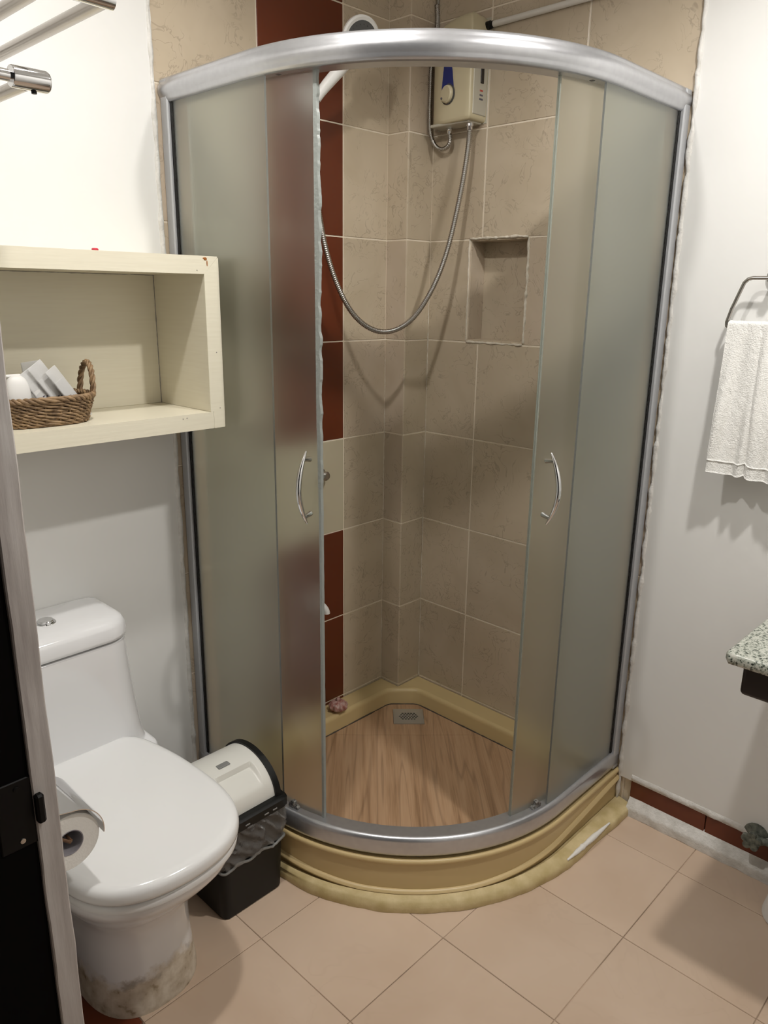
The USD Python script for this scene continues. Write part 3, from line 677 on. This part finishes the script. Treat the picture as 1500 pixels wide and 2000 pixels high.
for s in (-1, 1):
    obj('hinge', tube([(CX+s*.075-.018, -.150, .400), (CX+s*.075+.018, -.150, .400)], .013, 14), 'seat_plastic', to, smooth=40)
def dring(z, hw, yf, yb=-.016, p=2.5, ymid=None, n=140):
    """front: superellipse; back: straight sides to the wall."""
    ymid = yf+hw*1.25 if ymid is None else ymid; pts = []
    for a in np.linspace(0, PI, 90):
        c, s = math.cos(a), math.sin(a)
        pts.append((hw*np.sign(c)*abs(c)**(2/p), ymid-(ymid-yf)*abs(s)**(2/p)))
    pts = pts + [(-hw, yb), (hw, yb)]
    r = ring_resample(Polygon(pts).buffer(-.006).buffer(.006), n)
    a = np.arctan2(r[:, 0], r[:, 1]-r[:, 1].mean()); i = int(np.argmin(np.abs(a))); r = np.roll(r, -i, 0)
    if Polygon(r).exterior.is_ccw: r = np.roll(r[::-1], 1, 0)
    return np.column_stack([r[:, 0]+CX, r[:, 1], np.full(n, z)])
bowl = [dring(.0, .121, -.520), dring(.012, .121, -.521), dring(.05, .118, -.515), dring(.10, .1145, -.510), dring(.16, .113, -.508), dring(.20, .116, -.514), dring(.235, .127, -.533), dring(.265, .142, -.561),
        dring(.295, .158, -.592), dring(.32, .170, -.614), dring(.338, .177, -.628), dring(.352, .180, -.633), dring(.362, .179, -.632), dring(.366, .174, -.626)]
obj('bowl', loft(bowl), 'ceramic_dirty', to, smooth=50)
def tring(z, hw, yf, r):
    p = sbox(-hw, yf, hw, -.0145).buffer(-r).buffer(r, 12)
    p = p.union(sbox(-hw, -.0145-r*1.2, hw, -.0145)).buffer(0)
    q = ring_resample(p, 120); i = int(np.argmin(np.abs(np.arctan2(q[:, 0], q[:, 1]-q[:, 1].mean())))); q = np.roll(q, -i, 0)
    if Polygon(q).exterior.is_ccw: q = np.roll(q[::-1], 1, 0)
    return np.column_stack([q[:, 0]+CX, q[:, 1], np.full(len(q), z)])
deck = [tring(.29, .160, -.17, .03), tring(.33, .185, -.195, .035), tring(.365, .202, -.205, .04), tring(.380, .204, -.206, .04), tring(.387, .200, -.202, .04), tring(.3885, .192, -.194, .04)]
obj('deck', loft(deck), 'ceramic', to, smooth=50)
tank = [tring(.384, .199, -.166, .05), tring(.395, .195, -.165, .05), tring(.43, .188, -.165, .05), tring(.50, .179, -.168, .055), tring(.60, .169, -.175, .06), tring(.672, .163, -.181, .062), tring(.676, .158, -.176, .06)]
obj('tank', loft(tank), 'ceramic', to, smooth=50)
tl = [tring(.679, .160, -.178, .062), tring(.682, .165, -.184, .064), tring(.690, .166, -.186, .064), tring(.712, .164, -.184, .063), tring(.722, .159, -.178, .062), tring(.729, .150, -.168, .06), tring(.733, .135, -.152, .055), tring(.735, .10, -.12, .04)]
tlid = obj('tank_lid', loft(tl), 'ceramic', to, smooth=50)
obj('flush_button', lathe([(0, .006), (.016, .006), (.0175, .004), (.0175, .001), (.021, .001), (.023, -.002), (0, -.004)], (CX, -.095, .7355), n=32), 'chrome', tlid, smooth=35, label='chrome flush button')

# toilet paper under a chrome cover on the doorway wall
hl = thing('paper_holder', 'chrome toilet paper holder with curved cover on the doorway wall beside the toilet', 'paper holder', (XD, -.5, .545))
ry0, ry1, rc = -.575, -.462, np.array([-1.468, 0, .537])
ar = [(XD+.002, .607), (-1.495, .607), (-1.478, .603)] + [(rc[0]+.0575*math.sin(a), rc[2]+.0575*math.cos(a)+.005) for a in np.linspace(.1, 1.75, 16)]
prof = np.array(ar); nrm = np.gradient(prof, axis=0); nrm /= np.linalg.norm(nrm, axis=1, keepdims=True); nrm = np.stack([nrm[:, 1], -nrm[:, 0]], 1)
prof2 = prof - nrm*.0016
sec = np.vstack([prof, prof2[::-1]])
obj('cover', loft([np.column_stack([sec[:, 0], np.full(len(sec), y), sec[:, 1]]) for y in (ry0-.006, ry1+.01)], True, True) if False else out(plane_map(extrude(Polygon(sec).buffer(0), 0, .130), 'y', ry1+.010)), 'chrome', hl, smooth=30)
obj('wall_plate', cbox((XD, ry0+.02, .50), (XD+.004, ry1-.02, .60), .001), 'chrome', hl)
obj('wire_arm', tube([(XD+.004, ry0-.012, .585), (XD+.012, ry0-.012, .583), (rc[0]-.004, ry0-.012, .548), (rc[0], ry0-.006, .545), (rc[0], ry1+.004, .545)], .0028, 8), 'rusty_wire', hl, smooth=40, label='rusty wire arm')
pr_ = thing('toilet_paper', 'white toilet paper roll under the chrome cover, beside the toilet lid', 'toilet paper', (rc[0], -.52, .49))
obj('roll', lathe([(.0235, 0), (.051, 0), (.0525, .0015), (.0525, .1085), (.051, .11), (.0235, .11), (.0235, 0)], (rc[0], ry0, rc[2]), (0, 1, 0), 48), 'paper', pr_, smooth=35)
obj('core', lathe([(.022, -.0005), (.0235, -.0005), (.0235, .1105), (.022, .1105), (.022, -.0005)], (rc[0], ry0, rc[2]), (0, 1, 0), 32), 'cardboard', pr_, smooth=35)

# ================================================================== WASTE BIN
bx0, bx1, by0, by1 = -1.078, -.904, -.428, -.205
bn = thing('waste_bin', 'black swing-top waste bin with a white flap between toilet and shower', 'bin', ((bx0+bx1)/2, (by0+by1)/2, 0))
def rrect(x0, x1, y0, y1, r, z, n=72):
    p = sbox(x0, y0, x1, y1).buffer(-r).buffer(r, 8); q = ring_resample(p, n)
    return np.column_stack([q, np.full(n, z)])
def binring(z, g=0, n=72):
    k = (z/.26)*.008
    return rrect(bx0-k-g, bx1+k+g, by0-k-g, by1+k+g, .016, z, n)
obj('tub', loft([rrect(bx0+.003, bx1-.003, by0+.003, by1-.003, .015, 0), binring(.004), binring(.12), binring(.245)]), 'black_plastic', bn, smooth=40)
def wr_ring(z, g, amp, seed):
    q = binring(z, g, 220); c = q[:, :2].mean(0); nn = q[:, :2]-c; nn /= np.linalg.norm(nn, axis=1, keepdims=True)
    w = amp*2.6*(.34-np.abs(meshkit.fbm(np.column_stack([q[:, 0]*48+z*38, q[:, 1]*48, np.full(len(q), z*14)]), 3, seed)-.5)*2.6)
    q[:, :2] += nn*np.maximum(w, -.0005)[:, None]; return q
zl = list(np.linspace(.244, .149, 22))
lr = [wr_ring(z, .0022, .004*(1+2*(i > 0)), 91) for i, z in enumerate(zl)]
for r in lr[1:]: r[:, 2] += 0.0
ln = obj('liner', loft(lr, False, False), 'liner_film', bn, smooth=60, label='wrinkled clear liner')
hem = wr_ring(.145, .004, .003, 92); hem[:, 2] += .004*np.sin(np.arange(len(hem))*.35)
obj('hem', tube(hem, .0035, 8, closed=True), 'grey_plastic', ln, smooth=True)
obj('rim', loft([binring(.238, .006), binring(.240, .0085), binring(.262, .0085), binring(.266, .004), binring(.267, -.004)]), 'black_plastic', bn, smooth=40)
for x in (-1.065, -1.02, -.965, -.94): obj('rim_clip', cbox((x, by0-.0175, .247), (x+.013, by0-.0155, .2505), .0005), 'grey_plastic', bn)
yc, rr_, rz = (by0+by1)/2, (by1-by0)/2+.002, .094
def dome(x0, x1, ro, ri, a0, a1, n=36, drop=None):
    A = np.linspace(a0, a1, n)
    o = [(yc+ro*math.cos(a), .262+ro/rr_*rz*math.sin(a)) for a in A]; i = [(yc+ri*math.cos(a), .262+ri/rr_*rz*math.sin(a)) for a in A[::-1]]
    m = extrude(Polygon(o+i).buffer(0), x0, x1); v = m.vertices
    return out(trimesh.Trimesh(np.stack([v[:, 2], v[:, 0], v[:, 1]], 1), m.faces, process=False))
for x0, x1 in ((bx0-.002, bx0+.015), (bx1-.013, bx1+.002)):
    obj('end_arch', dome(x0, x1, rr_, .001, 0, PI), 'black_plastic', bn, smooth=30)
rc2 = rr_-.006; fx0, fx1 = bx0+.015, bx1-.013
# swing flap with a sunken hand grip: grid over the dome
nx, na_ = 40, 60; V = []
for i in range(nx+1):
    x = fx0+(fx1-fx0)*i/nx
    for j in range(na_+1):
        a = PI*(.02+.96*j/na_); d = 0
        u, w = (x-(fx0+fx1)/2)/.050, a
        if abs(u) < 1 and 2.02 < w < 2.66: d = .013*np.clip((w-2.0)/.05, 0, 1)*np.clip((2.68-w)/.62, 0, 1)*np.clip((1.0-abs(u))/.08, 0, 1)
        rad = rc2-d; V.append((x, yc+rad*math.cos(a), .262+rad/rr_*rz*math.sin(a)))
V = np.array(V); F = []
for i in range(nx):
    for j in range(na_):
        a = i*(na_+1)+j; F += [(a, a+1, a+na_+2), (a, a+na_+2, a+na_+1)]
obj('swing_flap', trimesh.Trimesh(V, F, process=False), 'white_plastic', bn, smooth=28, label='white curved swing flap with sunken grip')
av = 1.72; cy_, cz_ = yc+rc2*math.cos(av), .262+rc2/rr_*rz*math.sin(av)
nn_ = np.array([0, math.cos(av), math.sin(av)]); 
obj('grip_tab', rbox((fx0+.045, cy_-.010, cz_-.0022), (fx0+.078, cy_+.006, cz_+.0018), .002), 'grey_plastic', bn, smooth=40)

# ================================================================== SHELF WITH ITS THINGS
sx0, sx1, sd, sz0, sz1, sb = -1.505, -.882, -.232, 1.146, 1.521, .0375
sh = thing('wall_shelf', 'cream painted open box shelf on the wall above the toilet', 'shelf', ((sx0+sx1)/2, -.12, sz0))
YW = -.0135
def mitred(pts):  # board seen from the front: outline in (x, z), full depth
    return out(plane_map(extrude(Polygon(pts).buffer(-.0015).buffer(.0015, 2), 0, -sd+YW), 'y', YW))
obj('top_board', mitred([(sx0, sz1), (sx1, sz1), (sx1-sb, sz1-sb), (sx0, sz1-sb)]), 'cream_paint', sh, smooth=30)
obj('bottom_board', mitred([(sx0, sz0), (sx1-.030, sz0), (sx1-.030, sz0+sb), (sx0, sz0+sb)]), 'cream_paint', sh, smooth=30)
obj('side_board', mitred([(sx1, sz1-.0005), (sx1, sz0), (sx1-.0295, sz0), (sx1-.0295, sz0+sb), (sx1-sb, sz0+sb), (sx1-sb, sz1-sb)]), 'cream_paint', sh, smooth=30)
obj('side_board', mitred([(sx0-.0005, sz0), (sx0-.0005, sz1), (sx0-.012, sz1), (sx0-.012, sz0)]), 'cream_paint', sh, smooth=30)
obj('back_panel', cbox((sx0, YW-.006, sz0+sb), (sx1-sb-.0005, YW, sz1-sb), .001), 'cream_paint', sh)
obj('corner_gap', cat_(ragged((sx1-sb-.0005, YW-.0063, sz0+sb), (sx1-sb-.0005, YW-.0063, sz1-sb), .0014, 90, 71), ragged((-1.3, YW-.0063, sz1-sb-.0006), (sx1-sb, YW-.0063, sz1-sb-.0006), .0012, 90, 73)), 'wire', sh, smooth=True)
blob = lambda x, z, r, s: trimesh.Trimesh(trimesh.creation.icosphere(2, 1).vertices*[r, .0006, r*s]+[x, sd-.0002, z], trimesh.creation.icosphere(2, 1).faces, process=False)
obj('rust_stain', cat_(blob(sx1-.033, sz1-.006, .0042, .8), blob(sx1-.029, sz1-.015, .0014, 4.5), blob(sx1-.037, sz1-.005, .0025, .6)), 'rust', sh, smooth=True)
for x, z in ((sx1-.055, sz1-.030), (sx1-.10, sz0+.030), (sx1-.11, sz0+.029), (sx1-.012, sz0+.045), (sx1-.015, sz0+.17)): obj('nail_dent', blob(x, z, .0015, .8), 'wire', sh, smooth=True)
obj('red_cap', lathe([(0, 0), (.006, 0), (.0065, .0015), (.0065, .003), (.005, .0042), (0, .0045)], (-1.158, -.222, sz1), n=16), 'red_bit', smooth=35, label='tiny red cap lying on top of the cream shelf', cat='cap')

# wicker basket
bc = np.array([-1.262, -.137]); ba, bb = .102, .066; bz = sz0+sb
bk2 = thing('wicker_basket', 'small brown wicker basket with braided end loops on the shelf', 'basket', (bc[0], bc[1], bz))
def bpath(scale, n, z, amp=0, k=0, ph=0, zamp=0, sd_=None):
    a = np.linspace(0, 2*PI, n, endpoint=False); p = 2.7
    X = np.sign(np.cos(a))*np.abs(np.cos(a))**(2/p); Y = np.sign(np.sin(a))*np.abs(np.sin(a))**(2/p)
    P = np.stack([X*ba*scale, Y*bb*scale], 1); d = P/np.linalg.norm(P, axis=1, keepdims=True)
    P = P + d*(amp*np.sin(k*a+ph))[:, None] + bc
    if sd_ is not None: z = z + .0022*(meshkit.fbm(np.stack([np.cos(a)*5, np.sin(a)*5, a*0+sd_], 1), 3, 4)-.5)*2; P = P*(1+0*a)[:, None] + d*(.0022*(meshkit.fbm(np.stack([np.cos(a)*9, np.sin(a)*9, a*0+sd_*1.7], 1), 3, 6)-.5)*2)[:, None]
    return np.column_stack([P, z+zamp*np.cos(k*a+ph)])
weave = []
for row in range(9):
    z = bz+.005+row*.0052; sc_ = .86+.14*row/9
    for ph in (0, PI): weave.append(tube(bpath(sc_, 240, z, .0032, 15, ph+row*2.3, .0018, row+ph), .0026, 5, closed=True))
obj('weave', cat_(*weave), 'wicker', bk2, smooth=True, kind='stuff')
stk = []
for i in range(38):
    pts = [bpath(s, 38, bz+h)[i] for s, h in ((.85, .002), (.93, .025), (1.0, .052))]
    stk.append(tube(pts, .0022, 5))
obj('stakes', cat_(*stk), 'wicker', bk2, smooth=True, kind='stuff')
obj('rim', cat_(*[tube(bpath(1.01, 240, bz+.054, .0035, 16, ph, .0035), .0036, 6, closed=True) for ph in (0, PI*2/3, PI*4/3)]), 'wicker', bk2, smooth=True)
obj('base', extrude(Polygon(bpath(.86, 60, 0)[:, :2]), bz+.0005, bz+.004), 'wicker', bk2)
for s in (1, -1):
    hh = np.array([(bc[0]+s*(ba-.002+.006*math.sin(t)), bc[1]+.030*math.cos(t), bz+.052+.066*math.sin(t)**.8) for t in np.linspace(.02, PI-.02, 80)])
    t_ = np.linspace(0, 1, 80); pieces = []
    for ph in (0, PI*2/3, PI*4/3):
        off = np.stack([.0045*np.cos(t_*2*PI*4+ph), .0045*np.sin(t_*2*PI*4+ph)*np.cos(t_*PI), .0045*np.sin(t_*2*PI*4+ph)*np.sin(t_*PI)], 1)
        pieces.append(tube(hh+off*.78, .0031, 6))
    obj('loop_handle', cat_(*pieces), 'wicker', bk2, smooth=True)
def packet(name, label, c, w, h, th, lean, yaw, group=None):
    m = rbox((-w/2, -th/2, 0), (w/2, th/2, h), th*.45)
    m = m.subdivide_to_size(.012); v = m.vertices; v[:, 1] *= np.where(np.abs(v[:, 2]-h/2) > h*.44, .35, 1)
    v[:, 1] += .0015*(meshkit.fbm(v*80, 3, int(1000*abs(c[0])))-.5)
    m.apply_transform(trimesh.transformations.rotation_matrix(lean, [0, 1, 0])); m.apply_transform(trimesh.transformations.rotation_matrix(yaw, [0, 0, 1]))
    m.apply_translation(c)
    t = thing(name, label, 'packet', c, group=group)
    obj('sleeve', m, 'packet_film', t, smooth=40)
    ins = rbox((-w/2+.002, -th/2+.0003, .003), (w/2-.002, th/2-.0003, h*.78), th*.3)
    ins.apply_transform(trimesh.transformations.rotation_matrix(lean, [0, 1, 0])); ins.apply_transform(trimesh.transformations.rotation_matrix(yaw, [0, 0, 1])); ins.apply_translation(c)
    obj('insert', ins, 'plain_white', t, smooth=40)
    pts = []
    R = trimesh.transformations.rotation_matrix(yaw, [0, 0, 1]) @ trimesh.transformations.rotation_matrix(lean, [0, 1, 0])
    for k in range(3):
        q = cbox((-w*.30+k*w*.2, -th/2-.0006, .056+.004*(k % 2)), (-w*.30+k*w*.2+w*.12, -th/2+.0004, .0585+.004*(k % 2)), .0002); q.apply_transform(R); q.apply_translation(c); pts.append(q)
    obj('print', cat_(*pts), 'print_dark', t)
packet('sachet', 'white toiletry sachet leaning at the front right of the basket', (-1.178, -.168, bz+.006), .026, .128, .0045, -.60, .08)
packet('sachet', 'white toiletry sachet in the middle of the leaning row in the basket', (-1.198, -.158, bz+.006), .034, .140, .0045, -.60, .08)
packet('sachet', 'white toiletry sachet leftmost of the leaning row in the basket', (-1.228, -.156, bz+.006), .032, .122, .0045, -.56, .05)
packet('sachet', 'taller white toiletry sachet standing at the back of the basket', (-1.252, -.118, bz+.006), .040, .118, .004, -.10, .0)
cu = thing('soap_packet', 'rounded white wrapped soap standing at the left of the basket', 'soap', (-1.296, -.155, bz+.004))
m = trimesh.creation.icosphere(4, 1.0); v = m.vertices; v = np.sign(v)*np.abs(v)**.75*[.025, .016, .050]+[-1.3125, -.160, bz+.052]
obj('wrapper', trimesh.Trimesh(v, m.faces, process=False), 'plain_white', cu, smooth=True)
obj('wrapper_fold', cbox((-1.336, -.163, bz+.098), (-1.302, -.157, bz+.104), .002), 'plain_white', cu)

# ================================================================== TOWEL RAIL (top left), TOWEL RING, TOWEL
rk = thing('towel_rack', 'chrome towel rack with parallel rods at the top left corner', 'towel rack', (XD, -.33, 1.75))
for x in (-1.30, -1.38, -1.46):
    obj('rod', tube([(x, -.605, 1.8305), (x, -.03, 1.8305)], .0098, 16), 'steel', rk, smooth=50)
for y in (-.606, -.045):
    e = obj('end_bracket', cat_(tube([(XD, y, 1.8305), (-1.292, y, 1.8305)], .0125, 16), lathe([(0, 0), (.026, 0), (.026, .005), (.018, .010), (0, .010)], (XD, y, 1.8305), (1, 0, 0), 24)), 'chrome', rk, smooth=40)
lb = thing('towel_bar', 'lower chrome towel bar with a fat cylindrical end below the rack', 'towel bar', (XD, -.33, 1.71))
obj('rod', tube([(-1.415, -.585, 1.709), (-1.415, -.04, 1.709)], .0088, 16), 'steel', lb, smooth=50)
for y in (-.594, -.05):
    obj('end_bracket', cat_(tube([(XD, y, 1.713), (-1.43, y, 1.713)], .0075, 14), lathe([(0, 0), (.013, 0), (.0138, .002), (.0138, .046), (.012, .049), (0, .049)], (-1.437, y, 1.713), (1, 0, 0), 24),
        lathe([(0, 0), (.024, 0), (.024, .005), (.016, .009), (0, .009)], (XD, y, 1.713), (1, 0, 0), 24)), 'chrome', lb, smooth=35)
    obj('set_screw', lathe([(0, 0), (.0035, 0), (.0035, .005), (0, .005)], (-1.408, y, 1.6965), (0, 0, 1), 10), 'dark_metal', lb)

ty0, ty1, tz0, tz1, tx = -1.215, -1.028, 1.384, 1.492, -.052
rgm = thing('towel_ring', 'brushed steel towel ring with round wall mount on the right wall', 'towel ring', (0, -1.12, 1.49))
obj('wall_mount', cat_(lathe([(0, 0), (.027, 0), (.028, .003), (.026, .008), (.012, .012), (.009, .03), (.009, .052), (0, .054)], (-.013, -1.120, 1.497), (-1, 0, 0), 30)), 'steel', rgm, smooth=35)
mid = -1.1215
rp = [(tx, mid, tz1), (tx, -1.075, tz1), (tx, -1.066, tz1-.002), (tx, -1.058, tz1-.010), (tx, -1.038, 1.425), (tx, ty1-.003, tz0+.012), (tx, ty1-.004, tz0+.003), (tx, ty1-.014, tz0), (tx, mid, tz0)]
full = rp + [(x, 2*mid-y, z) for x, y, z in rp[-2:0:-1]]
P_ = [np.array(full[i]) for i in range(len(full))]
dense = []
for i in range(len(P_)):
    a, b = P_[i], P_[(i+1) % len(P_)]
    for t in np.linspace(0, 1, 5, endpoint=False): dense.append(a*(1-t)+b*t)
obj('ring', tube(np.array(dense), .0042, 12, closed=True), 'steel', rgm, smooth=True)

# towel folded over the ring's lower bar: front and back flaps in one cloth
tw = thing('hand_towel', 'white terry hand towel hanging from the ring on the right wall', 'towel', (tx, mid, 1.2))
NU, NV = 90, 150; Vt = []
yA, yB_ = -1.038, -1.212
S = np.linspace(-1, 1, NV)   # -1 back hem, 0 over the bar, 1 front hem
for i in range(NU):
    u = i/(NU-1); y0 = yA+(yB_-yA)*u
    for s in S:
        front = s > 0; Lh = .362 if front else .33
        th = abs(s)*Lh
        if th < .022:
            a = th/.022*PI/2; xx = tx+(-1 if front else 1)*.0095*math.sin(a); zz_ = tz0+.0065+.007*math.cos(a)
        else:
            xx = tx+(-1 if front else 1)*(.0095+.010*min(1, (th-.022)/.2)*(1 if front else .4)); zz_ = tz0+.0065-(th-.022)
        k = min(1, th/.25)
        fold = .008*k*math.sin(u*15+.8)+.004*k*math.sin(u*33+2+6*abs(s))
        notch = -.012*k*math.exp(-((u-.44)/.035)**2)
        xx += (-1 if front else .4)*(fold+notch+.004*k)
        y = y0 + (-.002*k*(1-u)**1.5 if front else -.010*k*(1-u)) - .012*k*u
        if front: zz_ -= .010*(u-.1)*k + .006*k*math.exp(-((u-.44)/.04)**2)*-1
        Vt.append((xx, y, zz_))
Vt = np.array(Vt); Ft = []
for i in range(NU-1):
    for j in range(NV-1):
        a = i*NV+j; Ft += [(a, a+1, a+NV+1), (a, a+NV+1, a+NV)]
sheet = trimesh.Trimesh(Vt, Ft, process=False); nv = sheet.vertex_normals
fz = (meshkit.fbm(Vt*[260, 260, 420], 2, 15)-.5)*.0022
top_s, bot_s = Vt+nv*(.0022+fz[:, None]), Vt-nv*.0022
nP = len(Vt); F2 = np.vstack([np.array(Ft), np.array(Ft)[:, ::-1]+nP])
edge = [i*NV for i in range(NU)]+[(NU-1)*NV+j for j in range(1, NV)]+[i*NV+NV-1 for i in range(NU-2, -1, -1)]+[j for j in range(NV-2, 0, -1)]
E_ = np.array([(edge[k], edge[(k+1) % len(edge)]) for k in range(len(edge))])
F2 = np.vstack([F2, np.stack([E_[:, 0], E_[:, 0]+nP, E_[:, 1]+nP], 1), np.stack([E_[:, 0], E_[:, 1]+nP, E_[:, 1]], 1)])
cl = out(trimesh.Trimesh(np.vstack([top_s, bot_s]), F2, process=False))
obj('cloth', cl, 'towel', tw, smooth=True)
iv = int(NV*.955); hemp = np.array([Vt[i*NV+iv]+np.array([-.0028, 0, 0]) for i in range(0, NU, 2)])
obj('hem', tube(hemp, .0022, 6), 'towel', tw, smooth=True)

# ================================================================== VANITY and what stands below it
vn = thing('vanity_counter', 'speckled grey granite counter on a dark wood apron at the right edge', 'counter', (-.24, -1.7, .74))
slab = Polygon([(-.484, -1.268), (-.001-.013, -1.268), (-.014, YB+.001), (-.484, YB+.001)]).buffer(-.008).buffer(.008, 6)
sr = ring_resample(slab, 160)
obj('granite_top', loft([inset_ring(sr, -.008, .775), inset_ring(sr, -.003, .777), inset_ring(sr, 0, .783), inset_ring(sr, 0, .793), inset_ring(sr, -.003, .7985), inset_ring(sr, -.007, .800)]), 'granite', vn, smooth=40)
def apron_board(lo, hi): return rbox(lo, hi, .009)
obj('apron', apron_board((-.462, YB+.01, .712), (-.440, -1.298, .777)), 'vanity_wood', vn, smooth=35)
obj('apron', cbox((-.440, -1.318, .712), (-.016, -1.298, .775), .002), 'vanity_wood', vn)
for y in (-1.40, -1.85): obj('bracket', cat_(cbox((-.40, y-.012, .745), (-.014, y+.012, .775), .002), cbox((-.036, y-.012, .50), (-.014, y+.012, .745), .002)), 'vanity_wood', vn)

wv = thing('stop_valve', 'dark corroded stop valve with a lobed handle above the red skirting', 'valve', (-.02, -1.262, .122))
lob = Point(0, 0).buffer(.012)
for k in range(5):
    a = k*2*PI/5+.3; lob = lob.union(Point(.0155*math.cos(a), .0155*math.sin(a)).buffer(.0095, 8))
lm = extrude(lob.buffer(-.001).buffer(.001), 0, .012); v = lm.vertices.copy()
obj('handle', out(trimesh.Trimesh(np.stack([-.045-v[:, 2], -1.262+v[:, 0], .118+v[:, 1]], 1), lm.faces, process=False)), 'rusty', wv, smooth=30)
obj('body', cat_(lathe([(0, 0), (.030, 0), (.031, .003), (.018, .007), (.011, .010), (.011, .030), (.006, .034), (0, .034)], (-.012, -1.262, .118), (-1, 0, 0), 24), tube([(-.034, -1.262, .118), (-.034, -1.30, .122)], .009, 12)), 'rusty', wv, smooth=35)
cn = thing('brush_holder', 'white plastic brush holder standing on the floor under the vanity counter', 'brush holder', (-.110, -1.397, 0))
obj('cup', lathe([(0, 0), (.066, 0), (.070, .004), (.070, .010), (.054, .085), (.050, .110), (.052, .114), (.046, .114), (.046, .02), (0, .02)], (-.110, -1.397, 0), n=44), 'plain_white', cn, smooth=35)
obj('brush_stem', cat_(tube([(-.110, -1.397, .03), (-.110, -1.397, .36)], .006, 12), lathe([(0, 0), (.011, .004), (.011, .03), (0, .034)], (-.110, -1.397, .345), n=16), lathe([(0, 0), (.036, 0), (.036, .06), (0, .06)], (-.110, -1.397, .025), n=24)), 'plain_white', cn, smooth=35)
